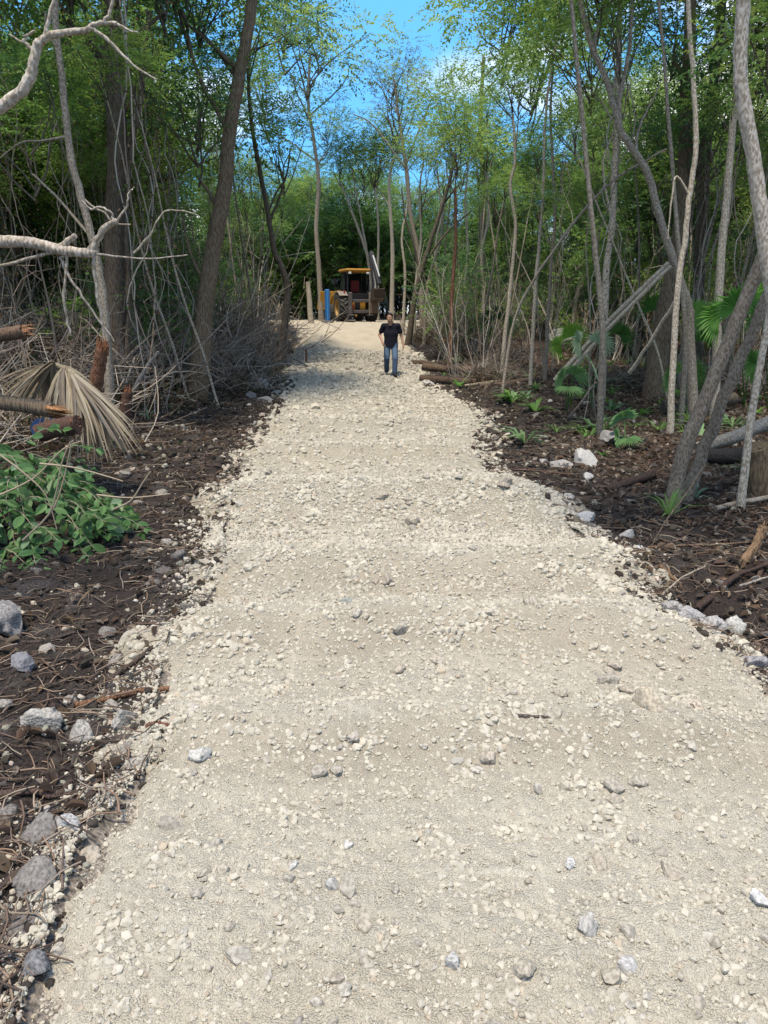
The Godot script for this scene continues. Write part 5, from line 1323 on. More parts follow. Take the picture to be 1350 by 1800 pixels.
	log_("fallen_log", "dark rotten log under the grey log", [Vector3(4.341, 0.224, -10.4), Vector3(4.798, 0.242, -10.3), Vector3(5.55, 0.359, -10.3)], 0.1, 0.11, Color(0.075, 0.06, 0.05), "rotten_wood")
	log_("fallen_log", "dark mossy log by the foot of the zigzag tree", [Vector3(5.394, 0.332, -15), Vector3(5.995, 0.376, -15), Vector3(6.93, 0.464, -15.4)], 0.13, 0.12, DUSK, "dark_bark")
	log_("torn_log", "dark log with a torn orange end behind the leaning pair's foot", [Vector3(2.823, -0.086, -9.6), Vector3(3.101, -0.019, -9.7), Vector3(3.491, 0.087, -9.8)], 0.05, 0.06, Color(0.08, 0.055, 0.045), "rotten_wood", Color(0.38, 0.17, 0.085), 0.12)
	log_("torn_log", "stub of torn tan wood at the picture's edge above the root hollow", [Vector3(3.039, 0.085, -6.2), Vector3(3.116, 0.234, -6.2), Vector3(3.155, 0.383, -6.2)], 0.04, 0.035, Color(0.34, 0.22, 0.13), "rotten_wood", Color(0.42, 0.27, 0.15), 0.1)
	log_("fallen_log", "long grey pole lying on the litter beyond the root hollow", [Vector3(3.626, 0.029, -8.2), Vector3(3.927, 0.068, -8.3), Vector3(4.462, 0.098, -8.5)], 0.03, 0.035, GREYISH, "pale_bark")
	log_("broken_stump", "thick brown stump at the picture's edge beside the thin slanting stem", [Vector3(4.372, -0.071, -8.7), Vector3(4.31, 0.333, -8.7), Vector3(4.261, 0.629, -8.7)], 0.15, 0.12, Color(0.2, 0.15, 0.10), "dark_bark", Color(0.25, 0.19, 0.10), 0.06, "stump")
	var n := 0
	for q in [["topmost of the logs stacked at the far bend", [Vector3(1.127, 0.44, -23.2), Vector3(1.918, 0.487, -23), Vector3(2.623, 0.483, -22.6)], 0.11], ["thickest log lying at the far bend below the stack's top", [Vector3(0.998, 0.384, -21.8), Vector3(1.962, 0.399, -21.6), Vector3(2.536, 0.384, -21.4)], 0.12], ["pale thin log on the near side of the far stack", [Vector3(1.074, 0.373, -20.8), Vector3(1.899, 0.424, -20.9), Vector3(3.184, 0.507, -21.4)], 0.05], ["log lying loose past the far stack's end", [Vector3(2.503, 0.389, -20.6), Vector3(3.1, 0.432, -20.8), Vector3(3.886, 0.552, -21)], 0.08], ["short dark log nearest the track at the far bend", [Vector3(0.926, 0.487, -25.6), Vector3(1.416, 0.5, -25.4), Vector3(1.72, 0.489, -25)], 0.11]]:
		var pts: Array = q[1]
		for p in pts.size():
			pts[p].y = soil(pts[p].x, pts[p].z) + q[2] * (0.9 if n != 0 else 2.2)
		log_("fallen_log", q[0], pts, q[2], q[2] * 0.9, [Color(0.13, 0.09, 0.07), Color(0.10, 0.07, 0.055), Color(0.34, 0.29, 0.24), Color(0.15, 0.11, 0.09), Color(0.09, 0.065, 0.05)][n], "dark_bark")
		n += 1
	for q in [["pale curved stick at the near lip of the root hollow", [Vector3(2.108, 0.046, -5.5), Vector3(2.221, 0.164, -5.5), Vector3(2.403, 0.268, -5.5)], 0.009, Color(0.42, 0.36, 0.28), -1.0], ["long tan root running across the litter to the torn stub", [Vector3(2.561, 0.031, -7.2), Vector3(2.89, 0.048, -7.2), Vector3(3.272, 0.077, -7.2), Vector3(3.68, 0.111, -7.2)], 0.014, Color(0.27, 0.18, 0.12), 0.04], ["thin twig slanting over the roots", [Vector3(2.527, -0.034, -7), Vector3(2.663, 0.244, -7), Vector3(2.801, 0.463, -7), Vector3(2.956, 0.758, -7)], 0.008, Color(0.2, 0.16, 0.12), -1.0], ["pale thin stick low over the root hollow", [Vector3(2.822, 0.001, -5.8), Vector3(2.952, 0.049, -5.8), Vector3(3.125, 0.106, -5.8)], 0.012, Color(0.36, 0.32, 0.27), -1.0], ["thick reddish root bulging out of the soil", [Vector3(2.181, 0.073, -8.9), Vector3(2.472, 0.12, -9), Vector3(2.653, 0.11, -8.8), Vector3(2.796, 0.059, -8.5)], 0.035, Color(0.13, 0.085, 0.06), 0.03], ["bent dark root sticking up by the white rock fragment", [Vector3(2.372, -0.107, -11.2), Vector3(2.416, 0.012, -11.2), Vector3(2.427, 0.114, -11.2), Vector3(2.507, 0.181, -11.2)], 0.018, Color(0.06, 0.045, 0.04), -1.0], ["tan root arching beside the gravel edge", [Vector3(2.363, 0.001, -6.3), Vector3(2.447, 0.009, -6.2), Vector3(2.471, -0.022, -6)], 0.02, Color(0.22, 0.14, 0.08), 0.03], ["dark root lying along the gravel's light-side edge", [Vector3(2.17, -0.03, -7.8), Vector3(2.525, -0.005, -7.8), Vector3(2.998, 0.019, -7.8)], 0.014, Color(0.1, 0.075, 0.06), 0.03], ["forked root beyond the white rock among roots", [Vector3(2.888, 0.01, -8), Vector3(3.436, 0.01, -8), Vector3(3.713, 0.001, -7.8)], 0.016, Color(0.09, 0.065, 0.055), 0.05], ["dark root overhanging the hollow", [Vector3(2.489, -0.028, -5.75), Vector3(2.904, 0.043, -6.1), Vector3(3.379, 0.052, -6.3)], 0.03, Color(0.075, 0.05, 0.04), 0.1], ["reddish stick on the soil near the small fan palm", [Vector3(1.598, -0.029, -10.4), Vector3(2.066, -0.013, -10.4), Vector3(2.54, -0.014, -10.1)], 0.012, Color(0.2, 0.12, 0.09), 0.03]]:
		var pts: Array = q[1]
		if q[4] > 0.0:
			for k in pts.size():
				pts[k].y = top(pts[k].x, pts[k].z) + q[4] * 0.6
		var called := "stick" if q[2] < 0.013 else "root"
		var b := part(called, wood(local(pts, pts[0]), q[2], q[2] * 0.6, 7, q[3], 5, q[2] * 0.3, 0.0, 0.18).mesh(mats.rotten_wood), self)
		b.position = pts[0]
		tag(b, q[0], called)

func forest_floor() -> void:
	# leaf litter, twigs, clods and broken limestone: what nobody could count
	rng.seed = 97
	var forms := []
	for k in 3:
		var s := Shape.new()
		s.leaf(Vector3(0, 0, 0.5), Vector3.FORWARD, Vector3.RIGHT, 1.0, 0.5, Color.WHITE, true)
		for j in s.v.size():
			s.v[j].y += (0.12 + 0.12 * k) * sin(s.v[j].z * 3.0 + k) + 0.1 * absf(s.v[j].x)
		forms.append(s.mesh(mats.litter))
	var places := [[], [], []]
	var tints := [[], [], []]
	for k in 52000:
		var right := rng.randf() < 0.72
		var d := 2.2 + 28.0 * pow(rng.randf(), 1.25)
		var x: float
		if right:
			x = look(table_r, d) + 0.15 + pow(rng.randf(), 0.8) * (2.0 + d * 0.55)
			if rng.randf() > 0.25 + 0.75 * smoothstep(0.4, 2.0, off_track(x, d)):
				continue
		else:
			x = look(table_l, d) - 0.1 - pow(rng.randf(), 1.0) * (1.0 + d * 0.4)
			if rng.randf() > 0.16 + 0.6 * smoothstep(9.0, 15.0, d):
				continue
		if absf(x) > d * 0.58 + 0.6:
			continue
		var f := rng.randi() % 3
		var size := rng.randf_range(0.045, 0.11) * (1.0 + d * 0.012)
		places[f].append(Transform3D(Basis.from_euler(Vector3(rng.randfn() * 0.35, rng.randf() * TAU, rng.randfn() * 0.35)).scaled(Vector3.ONE * size), on(x, -d, rng.randf_range(0.004, 0.03))))
		var col: Color = [Color(0.15, 0.10, 0.068), Color(0.11, 0.078, 0.058), Color(0.20, 0.15, 0.11), Color(0.28, 0.235, 0.19), Color(0.08, 0.06, 0.048)][rng.randi() % 5]
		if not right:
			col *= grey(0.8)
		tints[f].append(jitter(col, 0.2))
	for f in 3:
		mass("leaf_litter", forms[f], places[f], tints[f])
	var rods := []
	for k in 3:
		var p := [Vector3(-0.5, 0, 0), Vector3(-0.15, 0.03 + 0.02 * k, 0.06 - 0.05 * k), Vector3(0.2, 0.0, -0.04 + 0.04 * k), Vector3(0.5, 0.05, 0.03)]
		rods.append(wood(p, 0.02, 0.01, 4, Color.WHITE, 2).mesh(mats.twig))
	places = [[], [], []]
	tints = [[], [], []]
	for k in 15000:
		var right := rng.randf() < 0.55
		var d := 1.9 + 26.0 * pow(rng.randf(), 1.4)
		var off := 0.02 + pow(rng.randf(), 1.2) * (1.2 + d * 0.42)
		var x: float = look(table_r, d) + off if right else look(table_l, d) - off
		if absf(x) > d * 0.58 + 0.6:
			continue
		var f := rng.randi() % 3
		var l := rng.randf_range(0.05, 0.28) * (1.0 + d * 0.02)
		places[f].append(Transform3D(Basis.from_euler(Vector3(rng.randfn() * 0.2, rng.randf() * TAU, rng.randfn() * 0.16)).scaled(Vector3.ONE * l), on(x, -d, rng.randf_range(0.004, 0.03))))
		tints[f].append(jitter([Color(0.10, 0.07, 0.052), Color(0.06, 0.045, 0.038), Color(0.17, 0.12, 0.085), Color(0.22, 0.18, 0.14)][rng.randi() % 4], 0.2))
	for f in 3:
		mass("twig_litter", rods[f], places[f], tints[f])
	var clods := [rock(801, 1, 0.4, 2).mesh(mats.pebble), rock(802, 1, 0.45, 3).mesh(mats.pebble)]
	places = [[], []]
	tints = [[], []]
	for k in 26000:
		var right := rng.randf() < 0.5
		var d := 1.7 + 20.0 * pow(rng.randf(), 1.5)
		var off := -0.05 + pow(rng.randf(), 1.3) * (1.4 + d * 0.4)
		var x: float = look(table_r, d) + off if right else look(table_l, d) - off
		if absf(x) > d * 0.58 + 0.5:
			continue
		var pale := rng.randf() < (0.5 if off < 0.4 else 0.12)
		var size := (0.006 + 0.0016 * d) * (0.7 + pow(rng.randf(), 5.0) * 2.2) * (0.8 if pale else 1.0)
		places[k % 2].append(Transform3D(Basis.from_euler(Vector3(rng.randf() * TAU, rng.randf() * TAU, 0)) * Basis.from_scale(Vector3(1, rng.randf_range(0.6, 1), rng.randf_range(0.7, 1)) * size), on(x, -d, size * 0.2)))
		tints[k % 2].append(jitter(Color(0.32, 0.295, 0.255) if pale else Color(0.042, 0.034, 0.029), 0.3))
	mass("soil_rubble", clods[0], places[0], tints[0])
	mass("soil_rubble", clods[1], places[1], tints[1])
	# rocks one could count, both verges
	var rocks := []
	for k in 5:
		var s := rock(840 + k, 2, 0.34, 6)
		for j in s.c.size():
			s.c[j] = [Color(0.27, 0.25, 0.225), Color(0.20, 0.185, 0.17), Color(0.35, 0.325, 0.285), Color(0.16, 0.145, 0.13), Color(0.30, 0.28, 0.25)][k]
		rocks.append(s.mesh(mats.pitted_stone))
	for k in 74:
		var shady := k % 3 != 0
		var d := 2.3 + 11.0 * pow(rng.randf(), 1.3) if shady else 4.2 + 14.0 * rng.randf()
		var off := 0.08 + pow(rng.randf(), 1.2) * (0.5 + d * 0.17)
		var x: float = look(table_l, d) - off if shady else look(table_r, d) + off
		if absf(x) > d * 0.56 + 0.1:
			continue
		var o := part("verge_rock", rocks[k % 5], self)
		var size := rng.randf_range(0.025, 0.065) * (1.0 + d * 0.05)
		o.transform = Transform3D(Basis.from_euler(Vector3(rng.randf_range(-0.4, 0.4), rng.randf() * TAU, rng.randf_range(-0.4, 0.4))) * Basis.from_scale(Vector3(1, rng.randf_range(0.55, 0.8), rng.randf_range(0.7, 1.0)) * size), on(x, -d, size * 0.05))
		tag(o, "small grey pitted limestone lump half sunk in the dark soil on the shady verge" if shady else "small pale limestone lump half sunk among roots on the light verge", "rock", "limestone lumps on the shady verge" if shady else "limestone lumps on the light verge")

# ---------------------------------------------------------------- the walking man: a smooth field round his bones, meshed as surface nets
class Field:
	var cell: float
	var lo: Vector3
	var nx: int
	var ny: int
	var nz: int
	var f := PackedFloat32Array()

	func _init(a: Vector3, b: Vector3, c: float) -> void:
		cell = c
		lo = a
		nx = int((b.x - a.x) / c) + 2
		ny = int((b.y - a.y) / c) + 2
		nz = int((b.z - a.z) / c) + 2
		f.resize(nx * ny * nz)
		f.fill(1.0)

	func bone(a: Vector3, b: Vector3, ra: float, rb: float, k := 0.02, squash := Vector3.ONE) -> void:
		# a tapered capsule joined on with a smooth minimum of width k; squash widens it along the axes
		var m := (maxf(ra, rb) * maxf(squash.x, maxf(squash.y, squash.z)) + k * 2.0 + cell * 2.0)
		var p0 := (a.min(b) - Vector3.ONE * m - lo) / cell
		var p1 := (a.max(b) + Vector3.ONE * m - lo) / cell
		var inv := Vector3.ONE / squash
		var ab := (b - a) * inv
		var len2 := maxf(ab.length_squared(), 1e-9)
		for x in range(maxi(int(p0.x), 0), mini(int(p1.x) + 2, nx)):
			for y in range(maxi(int(p0.y), 0), mini(int(p1.y) + 2, ny)):
				for z in range(maxi(int(p0.z), 0), mini(int(p1.z) + 2, nz)):
					var q := (lo + Vector3(x, y, z) * cell - a) * inv
					var t := clampf(q.dot(ab) / len2, 0.0, 1.0)
					var d := (q - ab * t).length() - lerpf(ra, rb, t)
					var i := (x * ny + y) * nz + z
					var e := f[i]
					var h := clampf(0.5 + 0.5 * (e - d) / k, 0.0, 1.0)
					f[i] = lerpf(e, d, h) - k * h * (1.0 - h)

	func cut(point: Vector3, normal: Vector3) -> void:
		for x in nx:
			for y in ny:
				for z in nz:
					var i := (x * ny + y) * nz + z
					f[i] = maxf(f[i], (lo + Vector3(x, y, z) * cell - point).dot(normal))

	func surface(s: Shape, col: Color) -> void:
		var at := {}
		for x in nx - 1:
			for y in ny - 1:
				for z in nz - 1:
					var i := (x * ny + y) * nz + z
					var c := [f[i], f[i + nz * ny], f[i + nz], f[i + nz * ny + nz], f[i + 1], f[i + nz * ny + 1], f[i + nz + 1], f[i + nz * ny + nz + 1]]
					var neg := 0
					for q in 8:
						if c[q] < 0.0:
							neg += 1
					if neg == 0 or neg == 8:
						continue
					var sum := Vector3.ZERO
					var n := 0
					for e in [[0, 1], [2, 3], [4, 5], [6, 7], [0, 2], [1, 3], [4, 6], [5, 7], [0, 4], [1, 5], [2, 6], [3, 7]]:
						var va: float = c[e[0]]
						var vb: float = c[e[1]]
						if (va < 0.0) != (vb < 0.0):
							var t := va / (va - vb)
							var pa := Vector3(e[0] & 1, (e[0] >> 1) & 1, e[0] >> 2)
							var pb := Vector3(e[1] & 1, (e[1] >> 1) & 1, e[1] >> 2)
							sum += pa.lerp(pb, t)
							n += 1
					at[i] = s.v.size()
					s.v.append(lo + (Vector3(x, y, z) + sum / n) * cell)
					s.n.append(Vector3(c[1] + c[3] + c[5] + c[7] - c[0] - c[2] - c[4] - c[6], c[2] + c[3] + c[6] + c[7] - c[0] - c[1] - c[4] - c[5], c[4] + c[5] + c[6] + c[7] - c[0] - c[1] - c[2] - c[3]).normalized())
					s.c.append(col)
		var step := [ny * nz, nz, 1]
		for i in at:
			for axis in 3:
				var u: int = step[(axis + 1) % 3]
				var w: int = step[(axis + 2) % 3]
				var a: float = f[i]
				var b: float = f[i + step[axis]]
				if (a < 0.0) == (b < 0.0) or not (at.has(i - u) and at.has(i - w) and at.has(i - u - w)):
					continue
				if a < 0.0:
					s.i.append_array([at[i], at[i - u - w], at[i - u], at[i], at[i - w], at[i - u - w]])
				else:
					s.i.append_array([at[i], at[i - u], at[i - u - w], at[i], at[i - u - w], at[i - w]])

func walking_man() -> void:
	var at: Vector3 = Vector3(0.198, 0.301, -22.66)
	var root := thing("person", "walking man in black t-shirt and blue jeans, one arm bent, on the gravel", "person", on(at.x, at.z), 0.06)
	root.scale = Vector3(1.05, 1.0, 1.05)
	var skin := Color(0.36, 0.21, 0.145)
	var sh := [Vector3(-0.195, 1.42, 0.0), Vector3(0.195, 1.42, 0.0)]
	var el := [Vector3(-0.305, 1.17, -0.08), Vector3(0.285, 1.15, -0.03)]
	var wr := [Vector3(-0.235, 0.96, 0.13), Vector3(0.335, 0.905, 0.03)]
	var hip := [Vector3(-0.095, 0.93, 0.0), Vector3(0.095, 0.93, 0.01)]
	var kn := [Vector3(-0.115, 0.51, 0.05), Vector3(0.105, 0.50, 0.14)]
	var an := [Vector3(-0.10, 0.17, -0.26), Vector3(0.085, 0.085, 0.20)]
	var toe := [Vector3(-0.125, 0.035, -0.15), Vector3(0.12, 0.035, 0.38)]
	var body := Field.new(Vector3(-0.5, 0.0, -0.35), Vector3(0.5, 1.56, 0.42), 0.016)
	body.bone(Vector3(0, 0.98, 0), Vector3(0, 1.22, 0.0), 0.105, 0.11, 0.04, Vector3(1.35, 1, 0.95))
	body.bone(Vector3(0, 1.22, 0), Vector3(0, 1.37, 0), 0.115, 0.11, 0.05, Vector3(1.45, 1, 0.95))
	body.bone(Vector3(0, 1.40, -0.01), Vector3(0, 1.56, 0.0), 0.066, 0.058, 0.03)
	for k in 2:
		body.bone(Vector3(0, 1.42, -0.01), sh[k], 0.06, 0.055, 0.04)
		body.bone(sh[k], el[k], 0.052, 0.04, 0.02)
		body.bone(el[k], wr[k], 0.041, 0.027, 0.012)
		body.bone(hip[k], kn[k], 0.082, 0.055, 0.03)
		body.bone(kn[k], an[k], 0.055, 0.036, 0.015)
	var s := Shape.new()
	body.surface(s, skin)
	# hands: palm, four unequal fingers, thumb
	for k in 2:
		var down: Vector3 = (wr[k] - el[k]).normalized()
		down = (down + Vector3(0, -0.25, 0)).normalized()
		var across := down.cross(Vector3(1, 0, 0)).normalized() * -1.0   # from little finger towards the thumb, forward
		var inward := across.cross(down) * (1.0 if k == 0 else -1.0)
		if inward.x * (1 if k == 0 else -1) < 0:
			inward = -inward
		var h := Field.new(wr[k] - Vector3.ONE * 0.2, wr[k] + Vector3.ONE * 0.2, 0.0065)
		var p: Vector3 = wr[k] + down * 0.085
		h.bone(wr[k] - down * 0.03, wr[k] + down * 0.02, 0.028, 0.027, 0.01)
		for j in 4:
			var o := across * (j - 1.5) * 0.019
			h.bone(wr[k] + down * 0.025 + o * 0.6, p + o, 0.017, 0.0135, 0.014)
			var l: float = [0.062, 0.078, 0.084, 0.075][j]
			var m: Vector3 = p + o + down * l * 0.5 + inward * 0.014
			h.bone(p + o, m, 0.0105, 0.0095, 0.005)
			h.bone(m, m + down * l * 0.38 + inward * l * 0.42, 0.0095, 0.008, 0.005)
		var t: Vector3 = wr[k] + down * 0.03 + across * 0.026
		h.bone(t, t + down * 0.035 + across * 0.022 + inward * 0.012, 0.014, 0.011, 0.008)
		h.bone(t + down * 0.035 + across * 0.022 + inward * 0.012, t + down * 0.066 + across * 0.022 + inward * 0.026, 0.011, 0.009, 0.006)
		h.surface(s, skin * grey(0.92))
	# head, turned a little towards his right
	var hd := Field.new(Vector3(-0.13, 1.44, -0.14), Vector3(0.13, 1.80, 0.16), 0.007)
	hd.bone(Vector3(0, 1.47, -0.01), Vector3(0, 1.57, 0.0), 0.06, 0.056, 0.02)
	hd.bone(Vector3(0, 1.665, -0.012), Vector3(0, 1.675, 0.0), 0.085, 0.085, 0.02, Vector3(0.92, 1.18, 1.12))
	hd.bone(Vector3(-0.02, 1.585, 0.045), Vector3(0.02, 1.585, 0.045), 0.042, 0.042, 0.03)
	hd.bone(Vector3(0, 1.57, 0.075), Vector3(0, 1.575, 0.07), 0.022, 0.022, 0.02)
	hd.bone(Vector3(0, 1.665, 0.088), Vector3(0, 1.628, 0.112), 0.009, 0.015, 0.012)
	for q in [-1.0, 1.0]:
		hd.bone(Vector3(0.036 * q, 1.684, 0.08), Vector3(0.014 * q, 1.682, 0.088), 0.011, 0.009, 0.012)
		hd.bone(Vector3(0.045 * q, 1.63, 0.058), Vector3(0.03 * q, 1.62, 0.07), 0.022, 0.02, 0.02)
		hd.bone(Vector3(0.082 * q, 1.675, -0.008), Vector3(0.08 * q, 1.632, 0.0), 0.017, 0.011, 0.008, Vector3(0.7, 1, 1))
	hd.bone(Vector3(-0.018, 1.597, 0.088), Vector3(0.018, 1.597, 0.088), 0.008, 0.008, 0.006)
	var hs := Shape.new()
	hd.surface(hs, skin)
	s.join(hs, turned_head())
	part("body", s.mesh(mats.skin), root)
	# hair and eyes
	var hf := Field.new(Vector3(-0.13, 1.58, -0.15), Vector3(0.13, 1.82, 0.13), 0.008)
	hf.bone(Vector3(0, 1.695, -0.022), Vector3(0, 1.70, -0.012), 0.09, 0.09, 0.01, Vector3(0.93, 1.12, 1.12))
	hf.cut(Vector3(0, 1.735, 0.075), Vector3(0, -0.62, 0.72).normalized())
	hf.cut(Vector3(0, 1.62, 0), Vector3.DOWN)
	hs = Shape.new()
	hf.surface(hs, Color(0.012, 0.010, 0.009))
	var ws := Shape.new()
	ws.join(hs, turned_head())
	part("hair", ws.mesh(mats.hair), root)
	for q in [-1.0, 1.0]:
		var e := Shape.new()
		var ball := rock(1, 1, 0.0, 0)
		for j in ball.c.size():
			ball.c[j] = Color(0.03, 0.025, 0.02) if ball.v[j].z > 0.75 else Color(0.5, 0.48, 0.46)
		e.join(ball, turned_head() * Transform3D(Basis.from_scale(Vector3(0.0135, 0.009, 0.009)), Vector3(0.031 * q, 1.667, 0.083)))
		part("eye", e.mesh(mats.skin), root)
	# shirt
	var shirt := Field.new(Vector3(-0.45, 0.74, -0.3), Vector3(0.45, 1.60, 0.3), 0.015)
	shirt.bone(Vector3(0, 0.86, 0), Vector3(0, 1.2, 0.005), 0.142, 0.132, 0.04, Vector3(1.36, 1, 1.02))
	shirt.bone(Vector3(0, 1.2, 0), Vector3(0, 1.36, 0), 0.132, 0.122, 0.05, Vector3(1.42, 1, 0.98))
	shirt.bone(Vector3(0, 1.40, 0), Vector3(0, 1.47, -0.005), 0.10, 0.075, 0.05)
	for k in 2:
		shirt.bone(Vector3(0, 1.42, -0.01), sh[k], 0.078, 0.07, 0.04)
		shirt.bone(sh[k], sh[k].lerp(el[k], 0.6), 0.07, 0.068, 0.03)
	shirt.cut(Vector3(0, 0.825, 0), Vector3.DOWN)
	shirt.cut(Vector3(0, 1.497, 0), Vector3(0, 1, 0.25).normalized())
	s = Shape.new()
	shirt.surface(s, Color(0.011, 0.011, 0.016))
	part("t_shirt", s.mesh(mats.cloth), root)
	# jeans
	var jeans := Field.new(Vector3(-0.3, 0.02, -0.42), Vector3(0.3, 1.06, 0.35), 0.015)
	jeans.bone(Vector3(0, 0.91, 0), Vector3(0, 0.96, 0), 0.112, 0.108, 0.03, Vector3(1.32, 1, 1.0))
	for k in 2:
		jeans.bone(hip[k], kn[k], 0.102, 0.076, 0.03)
		jeans.bone(kn[k], an[k] + Vector3(0, -0.03, 0), 0.076, 0.068, 0.02)
	jeans.cut(Vector3(0, 0.95, 0), Vector3.UP)
	for k in 2:
		jeans.cut(an[k] + Vector3(0, -0.025, 0) if k == 1 else Vector3(0, 0.10, -0.2), Vector3(0, -1, 0))
	s = Shape.new()
	jeans.surface(s, Color(0.085, 0.135, 0.215))
	for j in s.v.size():   # faded fronts of the thighs, dark seams and hems
		var q := s.v[j]
		var fade := smoothstep(0.45, 0.65, q.y) * smoothstep(0.9, 0.75, q.y) * clampf(s.n[j].z, 0, 1)
		s.c[j] = Color(0.045, 0.075, 0.13).lerp(Color(0.11, 0.165, 0.25), fade).lerp(Color(0.045, 0.06, 0.09), smoothstep(0.25, 0.1, q.y) * 0.6)
	part("jeans", s.mesh(mats.cloth), root)
	for k in 2:
		var shoe := Field.new(an[k] - Vector3(0.15, 0.18, 0.2), an[k] + Vector3(0.15, 0.14, 0.36), 0.011)
		var heel: Vector3 = an[k] + Vector3(0, -0.04, -0.035)
		shoe.bone(heel, toe[k] + Vector3(0, 0.008, -0.05), 0.043, 0.042, 0.02)
		shoe.bone(heel + Vector3(0, 0.05, 0.02), toe[k] + Vector3(0, 0.005, -0.03), 0.045, 0.03, 0.02)
		if k == 1:
			shoe.cut(toe[k] + Vector3(0, -0.03, 0), Vector3.DOWN)
		s = Shape.new()
		shoe.surface(s, Color(0.018, 0.018, 0.02))
		part("shoe", s.mesh(mats.rubber), root)

func turned_head() -> Transform3D:
	return Transform3D(Basis(Vector3.UP, -0.35) * Basis(Vector3.RIGHT, 0.06), Vector3.ZERO).translated_local(Vector3(0, 0, 0)) * Transform3D(Basis.IDENTITY, Vector3(0.0, -0.012, 0.0))

# ---------------------------------------------------------------- the digger
func bx(s: Shape, at: Vector3, size: Vector3, col: Color, bevel := 0.03, turn := Vector3.ZERO) -> void:
	s.box(Transform3D(Basis.from_euler(turn), at), size, col, bevel)

func beam(s: Shape, a: Vector3, b: Vector3, w: float, h: float, col: Color) -> void:
	var d := b - a
	var y := d.normalized()
	var x := Vector3.RIGHT if absf(y.x) < 0.9 else Vector3.UP
	var z := x.cross(y).normalized()
	x = y.cross(z)
	s.box(Transform3D(Basis(x, y, z), (a + b) * 0.5), Vector3(w, d.length(), h), col, minf(w, h) * 0.15)

func wheel(root: Node3D, at: Vector3, rad: float, wide: float, rim_col: Color) -> void:
	var o := Node3D.new()
	o.name = "wheel" if not root.has_node("wheel") else "wheel_%03d" % root.find_children("wheel*", "Node3D", false).size()
	root.add_child(o, true)
	o.position = at
	var s := Shape.new()
	var rubber := Color(0.03, 0.029, 0.028)
	var profile := [[0.62, 0.5], [0.86, 0.52], [0.95, 0.46], [0.97, 0.0], [0.95, -0.46], [0.86, -0.52], [0.62, -0.5]]
	var n := 28
	for j in n:
		var a0 := TAU * j / n
		var a1 := TAU * (j + 1) / n
		for k in profile.size() - 1:
			var q := []
			for t in [[k, a0], [k, a1], [k + 1, a1], [k + 1, a0]]:
				var pr: Array = profile[t[0]]
				q.append(Vector3(pr[1] * wide, cos(t[1]) * pr[0] * rad, sin(t[1]) * pr[0] * rad))
			s.quad(q[0], q[1], q[2], q[3], rubber)
	for j in 18:   # chevron lugs
		for side in [-1.0, 1.0]:
			var a := TAU * (j + (0.5 if side > 0 else 0.0)) / 18.0
			var b := Basis(Vector3.RIGHT, a) * Basis(Vector3.UP, side * 0.55)
			s.box(Transform3D(b, Vector3(side * wide * 0.24, cos(a) * rad * 0.985, sin(a) * rad * 0.985)), Vector3(wide * 0.52, rad * 0.07, rad * 0.09), Color(0.085, 0.082, 0.078), 0.008)
	part("tyre", s.mesh(mats.rubber), o)
	s = Shape.new()
	for side in [-1.0, 1.0]:
		for j in n:
			var a0 := TAU * j / n
			var a1 := TAU * (j + 1) / n
			var rr := [0.63, 0.54, 0.5, 0.2, 0.0]
			var dx := [0.49, 0.44, 0.22, 0.18, 0.3]
			for k in 4:
				var q := []
				for t in [[k, a0], [k, a1], [k + 1, a1], [k + 1, a0]]:
					q.append(Vector3(dx[t[0]] * wide * side, cos(t[1]) * rr[t[0]] * rad, sin(t[1]) * rr[t[0]] * rad))
				if side > 0:
					s.quad(q[0], q[3], q[2], q[1], rim_col)
				else:
					s.quad(q[0], q[1], q[2], q[3], rim_col)
	part("rim", s.mesh(mats.paint), o)

